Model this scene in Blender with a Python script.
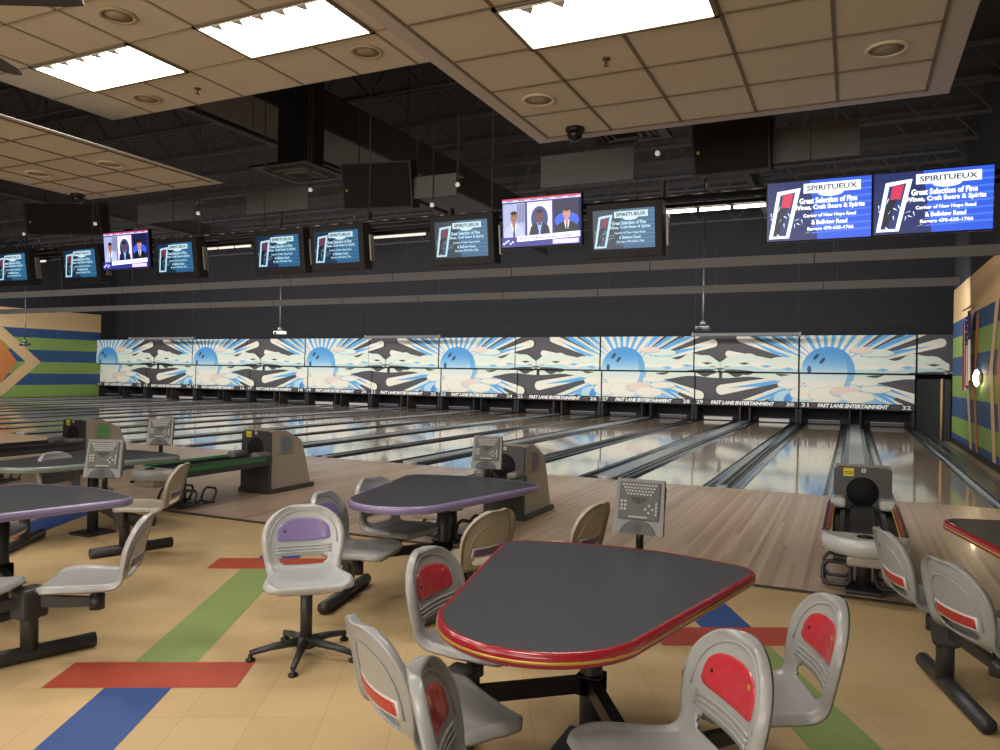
import bpy, bmesh, math, random
from mathutils import Vector, Matrix
random.seed(7)
for o in list(bpy.data.objects): bpy.data.objects.remove(o)
SC = bpy.context.scene; COL = SC.collection
PI = math.pi

# ------------------------------------------------------------------ camera, world, exposure
def rot_axes(yaw, pitch, roll):
    y, p, r = map(math.radians, (yaw, pitch, roll))
    fw = Vector((-math.sin(y)*math.cos(p), math.cos(y)*math.cos(p), math.sin(p)))
    rt = Vector((math.cos(y), math.sin(y), 0)); up = rt.cross(fw)
    return fw, rt*math.cos(r)+up*math.sin(r), up*math.cos(r)-rt*math.sin(r)
FW, RT, UP = rot_axes(25.0229, -0.1671, 0.8962)
cd = bpy.data.cameras.new('camera'); cam = bpy.data.objects.new('camera', cd); COL.objects.link(cam)
M = Matrix((RT, UP, -FW)).transposed().to_4x4(); M.translation = (0, 0, 1.6539); cam.matrix_world = M
cd.sensor_width = 36; cd.lens = 755.3*36/1000; cd.clip_start = .05; cd.clip_end = 200
SC.camera = cam
w = bpy.data.worlds.new('world'); SC.world = w; w.use_nodes = True
w.node_tree.nodes['Background'].inputs[0].default_value = (.9, .8, .7, 1)
w.node_tree.nodes['Background'].inputs[1].default_value = .02
SC.view_settings.view_transform = 'Standard'; SC.view_settings.look = 'None'
SC.view_settings.exposure = 0.75; SC.view_settings.gamma = 1; SC.view_settings.use_curve_mapping = False
TROFFER = 11.0        # emission of the ceiling troffers
MASKLIGHT = 150.0    # watts of each tube batten behind the far valance
def area(name, loc, sx, sy, power, col, direction):
    l = bpy.data.lights.new(name, 'AREA'); l.shape = 'RECTANGLE'; l.size = sx; l.size_y = sy
    l.energy = power; l.color = col
    o = bpy.data.objects.new(name, l); COL.objects.link(o); o.location = loc
    o.rotation_euler = Vector(direction).to_track_quat('-Z', 'Y').to_euler()
    return o
for k in range(6):     # tube battens on the back of the far valance, washing the masking units
    area('valance_light', (-34.8+6.7*k, 20.35, 3.7), 6.5, .25, MASKLIGHT, (.93, .97, 1), (0, 1, -.22))
# unseen fill light added behind the camera to lift ceiling undersides and chairs
area('fill_light', (-4.5, -5.4, 2.3), 14, 2.2, 340, (1, .93, .82), (0, 1, .12))
for k in range(6):     # unseen lights added behind the nearer valance to brighten the far one and lanes
    area('valance_light', (-34.8+6.7*k, 14.45, 3.6), 6.5, .2, 60, (1, .96, .9), (0, .9, -.45))
for k in range(6):     # tube battens above the lanes behind the monitor truss
    area('truss_light', (-34+6.7*k, 9.4, 3.9), 6.5, .12, 80, (1, .95, .88), (0, .75, -.65))

# ------------------------------------------------------------------ helpers
def lin(c):
    if isinstance(c, str):
        c = [int(c[i:i+2], 16)/255 for i in (0, 2, 4)]
    return tuple((x/12.92 if x <= .04045 else ((x+.055)/1.055)**2.4) for x in c)+(1,)
MATS = {}
def mat(name, col, rough=.5, metal=0, noise=0, nscale=8, emit=0, coat=0, bump=0, bscale=60, spec=.5):
    if name in MATS: return MATS[name]
    m = bpy.data.materials.new(name); m.use_nodes = True; nt = m.node_tree; b = nt.nodes['Principled BSDF']
    c = lin(col); b.inputs['Base Color'].default_value = c
    b.inputs['Roughness'].default_value = rough; b.inputs['Metallic'].default_value = metal
    b.inputs['Coat Weight'].default_value = coat; b.inputs['Specular IOR Level'].default_value = spec
    if emit: b.inputs['Emission Color'].default_value = c; b.inputs['Emission Strength'].default_value = emit
    tc = nt.nodes.new('ShaderNodeTexCoord')
    n = nt.nodes.new('ShaderNodeTexNoise'); n.inputs['Scale'].default_value = nscale; n.inputs['Detail'].default_value = 4
    nt.links.new(tc.outputs['Object'], n.inputs['Vector'])
    mx = nt.nodes.new('ShaderNodeMix'); mx.data_type = 'RGBA'; k = noise if noise else .04
    mx.inputs[6].default_value = tuple(x*(1-k) for x in c[:3])+(1,); mx.inputs[7].default_value = tuple(min(1, x*(1+k)) for x in c[:3])+(1,)
    nt.links.new(n.outputs['Fac'], mx.inputs[0]); nt.links.new(mx.outputs[2], b.inputs['Base Color'])
    if bump:
        n2 = nt.nodes.new('ShaderNodeTexNoise'); n2.inputs['Scale'].default_value = bscale
        nt.links.new(tc.outputs['Object'], n2.inputs['Vector'])
        bp = nt.nodes.new('ShaderNodeBump'); bp.inputs['Strength'].default_value = bump; bp.inputs['Distance'].default_value = .01
        nt.links.new(n2.outputs['Fac'], bp.inputs['Height']); nt.links.new(bp.outputs[0], b.inputs['Normal'])
    MATS[name] = m; return m
def colmat(name, rough=.6, emit=0):
    """colours come from the printed / displayed artwork's own colour attribute"""
    if name in MATS: return MATS[name]
    m = bpy.data.materials.new(name); m.use_nodes = True; nt = m.node_tree; b = nt.nodes['Principled BSDF']
    a = nt.nodes.new('ShaderNodeVertexColor'); a.layer_name = 'Col'; b.inputs['Roughness'].default_value = rough
    if emit:
        b.inputs['Base Color'].default_value = (.01, .01, .01, 1)
        nt.links.new(a.outputs[0], b.inputs['Emission Color']); b.inputs['Emission Strength'].default_value = emit
    else: nt.links.new(a.outputs[0], b.inputs['Base Color'])
    MATS[name] = m; return m

class MB:
    """collects shapes into one mesh; every shape may carry its own material"""
    def __init__(s): s.v = []; s.f = []; s.m = []; s.mats = []; s.smooth = []
    def mi(s, m):
        if m not in s.mats: s.mats.append(m)
        return s.mats.index(m)
    def add(s, vs, fs, m=None, smooth=False, T=None):
        n = len(s.v); vs = [Vector(v) for v in vs]
        if T is not None: vs = [T @ v for v in vs]
        s.v += vs; i = s.mi(m)
        for f in fs: s.f.append([k+n for k in f]); s.m.append(i); s.smooth.append(smooth)
        return s
    def box(s, c, d, m=None, T=None, bev=0, rz=0):
        bm = bmesh.new(); bmesh.ops.create_cube(bm, size=1)
        for v in bm.verts: v.co = Vector((v.co.x*d[0], v.co.y*d[1], v.co.z*d[2]))
        if bev: bmesh.ops.bevel(bm, geom=bm.edges[:], offset=min(bev, min(d)*.45), segments=2, affect='EDGES', profile=.5)
        X = Matrix.Translation(c) @ Matrix.Rotation(rz, 4, 'Z')
        if T is not None: X = T @ X
        bm.verts.index_update()
        s.add([v.co for v in bm.verts], [[v.index for v in f.verts] for f in bm.faces], m, False, X); bm.free(); return s
    def tube(s, pts, r, m=None, n=10, closed=False, sq=False, T=None, caps=True, rx=1.0):
        pts = [Vector(p) for p in pts]; N = len(pts); rr = r if isinstance(r, (list, tuple)) else [r]*N
        vs = []; prev = None
        for i, p in enumerate(pts):
            if closed: t = pts[(i+1) % N]-pts[i-1]
            else: t = (pts[min(i+1, N-1)]-pts[max(i-1, 0)])
            t.normalize()
            a = Vector((0, 0, 1)) if abs(t.z) < .93 else Vector((0, 1, 0))
            if prev is not None and abs(prev.dot(t)) < .95: a = prev if abs(t.z) > .93 else a
            x = t.cross(a).normalized(); y = x.cross(t).normalized(); prev = y
            for k in range(n):
                an = 2*PI*(k+.5)/n; q = rr[i]*(1.414 if sq else 1)
                vs.append(p+x*math.cos(an)*q*rx+y*math.sin(an)*q)
        fs = []
        for i in range(N if closed else N-1):
            for k in range(n):
                fs.append([i*n+k, i*n+(k+1) % n, ((i+1) % N)*n+(k+1) % n, ((i+1) % N)*n+k])
        if caps and not closed: fs += [list(range(n))[::-1], [(N-1)*n+k for k in range(n)]]
        return s.add(vs, fs, m, not sq, T)
    def bar(s, a, b, r, m=None, T=None, rx=1.0): return s.tube([a, b], r, m, 4, sq=True, T=T, rx=rx)
    def lathe(s, prof, m=None, n=24, T=None, smooth=True):
        vs = []; fs = []
        for r, z in prof:
            for k in range(n): vs.append((r*math.cos(2*PI*k/n), r*math.sin(2*PI*k/n), z))
        for i in range(len(prof)-1):
            for k in range(n): fs.append([i*n+k, i*n+(k+1) % n, (i+1)*n+(k+1) % n, (i+1)*n+k])
        if prof[0][0] > 1e-4: fs.append(list(range(n))[::-1])
        if prof[-1][0] > 1e-4: fs.append([(len(prof)-1)*n+k for k in range(n)])
        return s.add(vs, fs, m, smooth, T)
    def prism(s, poly, z0, z1, m=None, T=None):
        n = len(poly)
        return s.add([(x, y, z0) for x, y in poly]+[(x, y, z1) for x, y in poly],
                     [list(range(n))[::-1], list(range(n, 2*n))]+[[i, (i+1) % n, n+(i+1) % n, n+i] for i in range(n)], m, False, T)
    def layers(s, poly, prof, m=None, T=None, smooth=True, cap=True, capm=None):
        """stack of inset outlines: prof = [(inset, z)]"""
        n = len(poly); P = [Vector((x, y)) for x, y in poly]; N = []
        for i in range(n):
            d = (P[(i+1) % n]-P[i-1]); d.normalize(); N.append(Vector((-d.y, d.x)))
        vs = [(P[i].x+N[i].x*q, P[i].y+N[i].y*q, z) for q, z in prof for i in range(n)]
        fs = [[k*n+i, k*n+(i+1) % n, (k+1)*n+(i+1) % n, (k+1)*n+i] for k in range(len(prof)-1) for i in range(n)]
        s.add(vs, fs, m, smooth, T)
        if cap:
            k = len(prof)-1
            s.add(vs[:n], [list(range(n))[::-1]], m, False, T); s.add(vs[k*n:], [list(range(n))], capm or m, False, T)
        return s
    def build(s, name, parent=None, m=None, T=None):
        me = bpy.data.meshes.new(name)
        me.from_pydata([tuple(v) for v in s.v], [], s.f)
        for x in s.mats: me.materials.append(x if x is not None else m)
        for p, i, sm in zip(me.polygons, s.m, s.smooth): p.material_index = i; p.use_smooth = sm
        me.update()
        o = bpy.data.objects.new(name, me); COL.objects.link(o)
        if parent is not None: o.parent = parent
        if T is not None: o.matrix_local = T
        return o
def tag(o, label=None, cat=None, group=None, kind=None):
    for k, v in (('label', label), ('category', cat), ('group', group), ('kind', kind)):
        if v: o[k] = v
    return o
def thing(name, loc, rz, label, cat, group=None):
    o = bpy.data.objects.new(name, None); COL.objects.link(o); o.location = loc; o.rotation_euler = (0, 0, rz)
    o.empty_display_size = .1
    return tag(o, label, cat, group)
def copy_tree(o, parent=None):
    c = o.copy(); COL.objects.link(c); c.parent = parent
    for ch in [x for x in COL.objects if x.parent == o]: copy_tree(ch, c)
    return c
def struct(o): o['kind'] = 'structure'; return o
def TT(x, y, z, rz=0, rx=0): return Matrix.Translation((x, y, z)) @ Matrix.Rotation(rz, 4, 'Z') @ Matrix.Rotation(rx, 4, 'X')

# text as mesh data (verts 2D, faces), cached
TXT = {}
def text_geo(s, bold=.012, shear=0):
    key = (s, bold, shear)
    if key in TXT: return TXT[key]
    c = bpy.data.curves.new('t', 'FONT'); c.body = s; c.size = 1; c.offset = bold; c.shear = shear; c.resolution_u = 2; c.fill_mode = 'FRONT'
    o = bpy.data.objects.new('t', c); COL.objects.link(o)
    me = bpy.data.meshes.new_from_object(o.evaluated_get(bpy.context.evaluated_depsgraph_get()))
    vs = [(v.co.x, v.co.y) for v in me.vertices]; fs = [list(p.vertices) for p in me.polygons]
    bpy.data.objects.remove(o); bpy.data.curves.remove(c); bpy.data.meshes.remove(me)
    x0 = min(v[0] for v in vs); x1 = max(v[0] for v in vs); y0 = min(v[1] for v in vs); y1 = max(v[1] for v in vs)
    vs = [((x-x0)/(x1-x0), (y-y0)/(y1-y0)) for x, y in vs]
    TXT[key] = (vs, fs); return TXT[key]
def clip(poly, x0, y0, x1, y1):
    for ax, lim, sg in ((0, x0, 1), (0, x1, -1), (1, y0, 1), (1, y1, -1)):
        out = []
        for i in range(len(poly)):
            a = poly[i-1]; b = poly[i]; da = (a[ax]-lim)*sg; db = (b[ax]-lim)*sg
            if (da >= 0) != (db >= 0):
                t = da/(da-db); out.append((a[0]+(b[0]-a[0])*t, a[1]+(b[1]-a[1])*t))
            if db >= 0: out.append(b)
        poly = out
        if len(poly) < 3: return []
    return poly
class Art:
    """flat artwork: coloured polygons in the x,z plane, facing -y, each layer a hair nearer than the last"""
    def __init__(s, step=.0012): s.v = []; s.f = []; s.c = []; s.k = 0; s.step = step; s.win = None
    def poly(s, p, col, up=True):
        if up: s.k += 1
        if s.win: p = clip(p, *s.win)
        if len(p) < 3: return
        n = len(s.v); s.v += [(x, -s.k*s.step, z) for x, z in p]
        ar = sum(p[i-1][0]*p[i][1]-p[i][0]*p[i-1][1] for i in range(len(p)))
        f = list(range(n, n+len(p))); s.f.append(f if ar > 0 else f[::-1]); s.c.append(lin(col))
    def rect(s, x0, z0, x1, z1, col): s.poly([(x0, z0), (x1, z0), (x1, z1), (x0, z1)], col)
    def ell(s, cx, cz, rx, rz, col, n=28, a=0):
        s.poly([(cx+rx*math.cos(t)*math.cos(a)-rz*math.sin(t)*math.sin(a), cz+rx*math.cos(t)*math.sin(a)+rz*math.sin(t)*math.cos(a)) for t in [2*PI*i/n for i in range(n)]], col)
    def text(s, t, x0, z0, x1, z1, col, bold=.012, shear=0):
        vs, fs = text_geo(t, bold, shear); s.k += 1; n = len(s.v)
        s.v += [(x0+x*(x1-x0), -s.k*s.step, z0+y*(z1-z0)) for x, y in vs]
        for f in fs:
            s.f.append([i+n for i in f]); s.c.append(lin(col))
    def build(s, name, m, parent=None, T=None):
        me = bpy.data.meshes.new(name); me.from_pydata(s.v, [], s.f); me.materials.append(m)
        at = me.color_attributes.new('Col', 'FLOAT_COLOR', 'CORNER'); i = 0
        for p, c in zip(me.polygons, s.c):
            for _ in p.loop_indices: at.data[i].color = c; i += 1
        me.update(); o = bpy.data.objects.new(name, me); COL.objects.link(o)
        if parent is not None: o.parent = parent
        if T is not None: o.matrix_local = T
        return o

# ------------------------------------------------------------------ place dimensions
P = 3.654; X0 = 1.927; LANEW = 1.0775; W1 = .2979; W2 = .4517
YE = 6.265; YF = 11.55; YM = 28.94; YU = 28.69; ZB = .56; ZS = 1.82; ZT = 3.155
XL = -38.3; XR = 2.46; YW = 23.6
NP = 11

# ------------------------------------------------------------------ materials
dark = mat('black_steel', '1f1e1f', .4, .3, .1)
dsteel = mat('charcoal_powder_coat', '3a3a3c', .42, .3, .08)
dplast = mat('charcoal_plastic', '38383a', .45, 0, .08)
gplast = mat('grey_plastic', '6e6e6c', .35, 0, .05)
lplast = mat('light_grey_plastic', 'b9bcbc', .28, 0, .05, coat=.3)
beige = mat('beige_plastic', '9a9184', .5, 0, .05)
blackp = mat('black_paint', '232124', .75, 0, .15, 2)
roofm = mat('dark_roof_paint', '2e2b2b', .8, 0, .2, 3)
joistm = mat('dark_joist_paint', '444140', .7, 0, .2, 3)

def floor_mat():
    m = bpy.data.materials.new('vinyl_floor_tiles'); m.use_nodes = True; nt = m.node_tree; b = nt.nodes['Principled BSDF']; L = nt.links
    tc = nt.nodes.new('ShaderNodeTexCoord'); mp = nt.nodes.new('ShaderNodeMapping'); mp.inputs['Rotation'].default_value[2] = -math.radians(27.5)
    L.new(tc.outputs['Object'], mp.inputs[0])
    br = nt.nodes.new('ShaderNodeTexBrick'); br.offset = 0; br.inputs['Scale'].default_value = 1; br.inputs['Brick Width'].default_value = .33
    br.inputs['Row Height'].default_value = .33; br.inputs['Mortar Size'].default_value = .0016; br.inputs['Mortar Smooth'].default_value = .3
    br.inputs['Color1'].default_value = lin('c4aa80'); br.inputs['Color2'].default_value = lin('bfa478'); br.inputs['Mortar'].default_value = lin('a08864')
    L.new(mp.outputs[0], br.inputs[0])
    n = nt.nodes.new('ShaderNodeTexNoise'); n.inputs['Scale'].default_value = 1.3; n.inputs['Detail'].default_value = 6; L.new(tc.outputs['Object'], n.inputs[0])
    r = nt.nodes.new('ShaderNodeMapRange'); r.inputs[1].default_value = .3; r.inputs[2].default_value = .75; r.inputs[3].default_value = .86; r.inputs[4].default_value = 1.06; L.new(n.outputs[0], r.inputs[0])
    v = nt.nodes.new('ShaderNodeVectorMath'); v.operation = 'SCALE'; L.new(br.outputs[0], v.inputs[0]); L.new(r.outputs[0], v.inputs[3])
    L.new(v.outputs[0], b.inputs['Base Color']); b.inputs['Roughness'].default_value = .5; b.inputs['Specular IOR Level'].default_value = .35
    n3 = nt.nodes.new('ShaderNodeTexNoise'); n3.inputs['Scale'].default_value = 14; L.new(tc.outputs['Object'], n3.inputs[0])
    bp = nt.nodes.new('ShaderNodeBump'); bp.inputs['Strength'].default_value = .05; L.new(n3.outputs[0], bp.inputs['Height']); L.new(bp.outputs[0], b.inputs['Normal'])
    return m
def wood_mat(name, c1, c2, width, rough, coat=0, c3=None, spec=.5):
    m = bpy.data.materials.new(name); m.use_nodes = True; nt = m.node_tree; b = nt.nodes['Principled BSDF']; L = nt.links
    tc = nt.nodes.new('ShaderNodeTexCoord'); sp = nt.nodes.new('ShaderNodeSeparateXYZ'); L.new(tc.outputs['Object'], sp.inputs[0])
    dv = nt.nodes.new('ShaderNodeMath'); dv.operation = 'DIVIDE'; dv.inputs[1].default_value = width; L.new(sp.outputs[0], dv.inputs[0])
    fl = nt.nodes.new('ShaderNodeMath'); fl.operation = 'FLOOR'; L.new(dv.outputs[0], fl.inputs[0])
    # boards start and end at staggered lengths
    wn0 = nt.nodes.new('ShaderNodeTexWhiteNoise'); wn0.noise_dimensions = '1D'; L.new(fl.outputs[0], wn0.inputs[1])
    ya = nt.nodes.new('ShaderNodeMath'); ya.operation = 'MULTIPLY_ADD'; ya.inputs[1].default_value = 3.1; L.new(wn0.outputs[0], ya.inputs[0]); L.new(sp.outputs[1], ya.inputs[2])
    yd = nt.nodes.new('ShaderNodeMath'); yd.operation = 'DIVIDE'; yd.inputs[1].default_value = 4.6; L.new(ya.outputs[0], yd.inputs[0])
    yf = nt.nodes.new('ShaderNodeMath'); yf.operation = 'FLOOR'; L.new(yd.outputs[0], yf.inputs[0])
    cb = nt.nodes.new('ShaderNodeCombineXYZ'); L.new(fl.outputs[0], cb.inputs[0]); L.new(yf.outputs[0], cb.inputs[1])
    wn = nt.nodes.new('ShaderNodeTexWhiteNoise'); wn.noise_dimensions = '2D'; L.new(cb.outputs[0], wn.inputs[0])
    cr = nt.nodes.new('ShaderNodeValToRGB'); cr.color_ramp.elements[0].color = lin(c1); cr.color_ramp.elements[1].color = lin(c2)
    L.new(wn.outputs[0], cr.inputs[0]); L.new(cr.outputs[0], b.inputs['Base Color'])
    b.inputs['Roughness'].default_value = rough; b.inputs['Coat Weight'].default_value = coat; b.inputs['Coat Roughness'].default_value = .06
    b.inputs['Specular IOR Level'].default_value = spec
    return m
FLOOR = floor_mat()
APP = wood_mat('approach_boards', 'ab9078', 'cdb49c', .042, .30, .15)
LANE = wood_mat('lane_boards', 'b49a7e', 'c2a88c', .05, .10, .6)

# ------------------------------------------------------------------ floor with inlaid coloured tiles
a27 = math.radians(27.5); U = Vector((math.cos(a27), math.sin(a27))); V = Vector((-math.sin(a27), math.cos(a27)))
fb = MB()
fb.add([(-45, -6, 0), (8, -6, 0), (8, YE, 0), (-45, YE, 0)], [[0, 1, 2, 3]], FLOOR)
redt = mat('red_vinyl_tile', 'a84a38', .5, 0, .12, 12); grnt = mat('green_vinyl_tile', '84965a', .5, 0, .1, 12); blut = mat('blue_vinyl_tile', '35508a', .5, 0, .1, 12)
def inlay(u0, u1, v0, v1, m):
    q = [U*u+V*v for u, v in ((u0, v0), (u1, v0), (u1, v1), (u0, v1))]
    q = clip([(p.x, p.y) for p in q], -45, -6, 8, YE-.002)
    if q: fb.add([(x, y, .0012) for x, y in q], [list(range(len(q)))], m)
inlay(-2.16, -1.17, 3.965, 4.31, redt); inlay(-1.84, -1.49, 4.31, 6.33, grnt); inlay(-1.84, -1.50, 1.6, 3.965, blut)
inlay(-2.13, -1.14, 6.33, 6.68, redt); inlay(-1.80, -1.45, 6.68, 8.2, blut)
inlay(1.22, 2.21, 4.565, 4.9, redt); inlay(1.56, 1.90, 4.9, 6.6, blut); inlay(1.55, 1.88, 1.5, 4.565, grnt)
inlay(-4.6, -4.2, 7.7, 9.4, blut); inlay(-5.2, -4.2, 7.36, 7.7, redt); inlay(-4.9, -4.55, 4.5, 7.36, grnt)
struct(fb.build('floor'))
b = MB(); b.add([(-45, YE, .002), (8, YE, .002), (8, YF, .002), (-45, YF, .002)], [[0, 1, 2, 3]], APP)
struct(b.build('floor', None))
b = MB(); b.box((-18.5, YE, .006), (53, .045, .012), mat('threshold_strip', '4c4238', .4, .4)); struct(b.build('trim_1'))
b = MB(); b.add([(X0+W1, YF, -.02), (XR+3, YF, -.02), (XR+3, 30, -.02), (X0+W1, 30, -.02)], [[0, 1, 2, 3]], mat('walkway_boards', '8d765c', .4, 0, .1)); struct(b.build('floor'))
b = MB(); b.add([(XL-2, YF, -.12), (X0+W1, YF, -.12), (X0+W1, 30, -.12), (XL-2, 30, -.12)], [[0, 1, 2, 3]], blackp); struct(b.build('floor'))

# ------------------------------------------------------------------ lanes, gutters, dividers
def gutter_mesh(mb, cx, m):
    n = 8; w_ = .105
    vs = []; L_ = 17.9
    for y in (YF, YF+L_):
        for i in range(n+1):
            t = PI*i/n; vs.append((cx-w_*math.cos(t), y, .0-.075*math.sin(t)))
    mb.add(vs, [[i, i+1, n+2+i, n+1+i] for i in range(n)], m, True)
gutm = mat('gutter_plastic', '454547', .16, .1, .1, coat=.3); capm = mat('divider_cap', '6d6e6f', .25, .3, .1); retm = mat('return_track_cap', '9fa0a0', .25, .2, .08)
darkcap = mat('dark_divider_cap', '3c3c3d', .25, .3, .1)
marks = mat('lane_marks', '6b4a30', .2)
lane_no = 32
for k in range(NP):
    c = X0-P*k
    cr_ = c-P/2
    for side, no in ((1, 32-2*k), (-1, 31-2*k)):
        xc = cr_+side*(W2+LANEW/2)
        b = MB(); b.box((xc, (YF+30.6)/2, -.02), (LANEW, 30.6-YF, .044), LANE)
        for j in range(7):      # aiming arrows
            ax = xc+(j-3)*.135; ay = YF+4.9-abs(j-3)*.28
            b.add([(ax-.02, ay, .0026), (ax+.02, ay, .0026), (ax, ay+.15, .0026)], [[0, 1, 2]], marks)
        for j in (-4, -3, -2, -1, 1, 2, 3, 4):
            b.lathe([(0, .0025), (.009, .0025)], marks, 8, TT(xc+j*.11, YF+2.1, 0))
        tag(b.build('bowling_lane'), f'glossy wooden bowling lane ending under number {no} on the masking', 'bowling lane', 'bowling lanes')
    # ball return divider in the middle of the pair
    t = thing('lane_divider', (0, 0, 0), 0, f'wide divider with grey ball track between lanes {31-2*k} and {32-2*k}', 'lane divider', 'lane dividers')
    for s in (-1, 1):
        g = MB(); gutter_mesh(g, cr_+s*(W2-.107), gutm); g.build('gutter', t)
    cw = 2*(W2-.214)
    g = MB(); y0 = YF-.05
    g.box((cr_, (y0+29.4)/2+.1, -.03), (cw, 29.4-y0-.2, .09), darkcap, bev=.01)
    g.build('base_board', t)
    g = MB(); g.box((cr_, (y0+29.4)/2+.1, .02), (cw*.62, 29.4-y0-.2, .03), retm, bev=.012)
    outl = [(cw*.31*math.cos(a), -.16*math.sin(a)) for a in [PI*i/10 for i in range(11)]]
    g.layers([(x, y) for x, y in outl][::-1], [(0, .0), (.002, .03), (.012, .042)], retm, TT(cr_, y0+.2, 0))
    g.build('track_cap', t)
for k in range(NP+1):
    c = X0-P*k
    lab = (f'narrow divider between the gutters of lanes {32-2*k} and {33-2*k}' if k else 'long side divider with rails right of the end lane numbered 32')
    if k == NP: lab = 'side divider against the striped wall left of lane 11'
    t = thing('lane_divider', (0, 0, 0), 0, lab, 'lane divider', 'lane dividers')
    for s in (-1, 1):
        if (k == 0 and s == 1) or (k == NP and s == -1): continue
        g = MB(); gutter_mesh(g, c+s*(W1-.107), gutm); g.build('gutter', t)
    g = MB(); cw = 2*(W1-.214) if k else .17+.2; cx = c if k else c+.1
    g.box((cx, (YF+29.4)/2, -.03), (cw, 29.4-YF, .08), darkcap, bev=.01)
    g.tube([(cx-cw*.28, YF+.02, .016), (cx-cw*.28, 29.3, .016)], .014, capm, 8); g.tube([(cx+cw*.28, YF+.02, .016), (cx+cw*.28, 29.3, .016)], .014, capm, 8)
    g.box((cx, YF+.06, .008), (cw*.9, .14, .05), retm, bev=.02)
    g.build('capping', t)

# ------------------------------------------------------------------ masking units (printed mural over the pins)
PRINT = colmat('printed_mural', .55)
CREAM = 'f2ead6'; BLUE = '5fb0e6'; MBLUE = '4797d6'; DBLUE = '2f6ea8'; INK = '4a4648'; PALE = 'dfe8d6'; PINK = 'ecd5c4'
def mix(a, b, t):
    A = [int(a[i:i+2], 16) for i in (0, 2, 4)]; B = [int(b[i:i+2], 16) for i in (0, 2, 4)]
    return ''.join('%02x' % int(x+(y-x)*t) for x, y in zip(A, B))
def capsule(cx, cz, ang, r0, r1, w0, w1):
    d = (math.cos(ang), math.sin(ang)); n = (-d[1], d[0]); p = []
    p.append((cx+d[0]*r0-n[0]*w0, cz+d[1]*r0-n[1]*w0)); p.append((cx+d[0]*r1-n[0]*w1, cz+d[1]*r1-n[1]*w1))
    for i in range(1, 8):
        t = -PI/2+PI*i/8; p.append((cx+d[0]*(r1+w1*math.cos(t))+n[0]*w1*math.sin(t), cz+d[1]*(r1+w1*math.cos(t))+n[1]*w1*math.sin(t)))
    p.append((cx+d[0]*r1+n[0]*w1, cz+d[1]*r1+n[1]*w1)); p.append((cx+d[0]*r0+n[0]*w0, cz+d[1]*r0+n[1]*w0))
    return p
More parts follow.
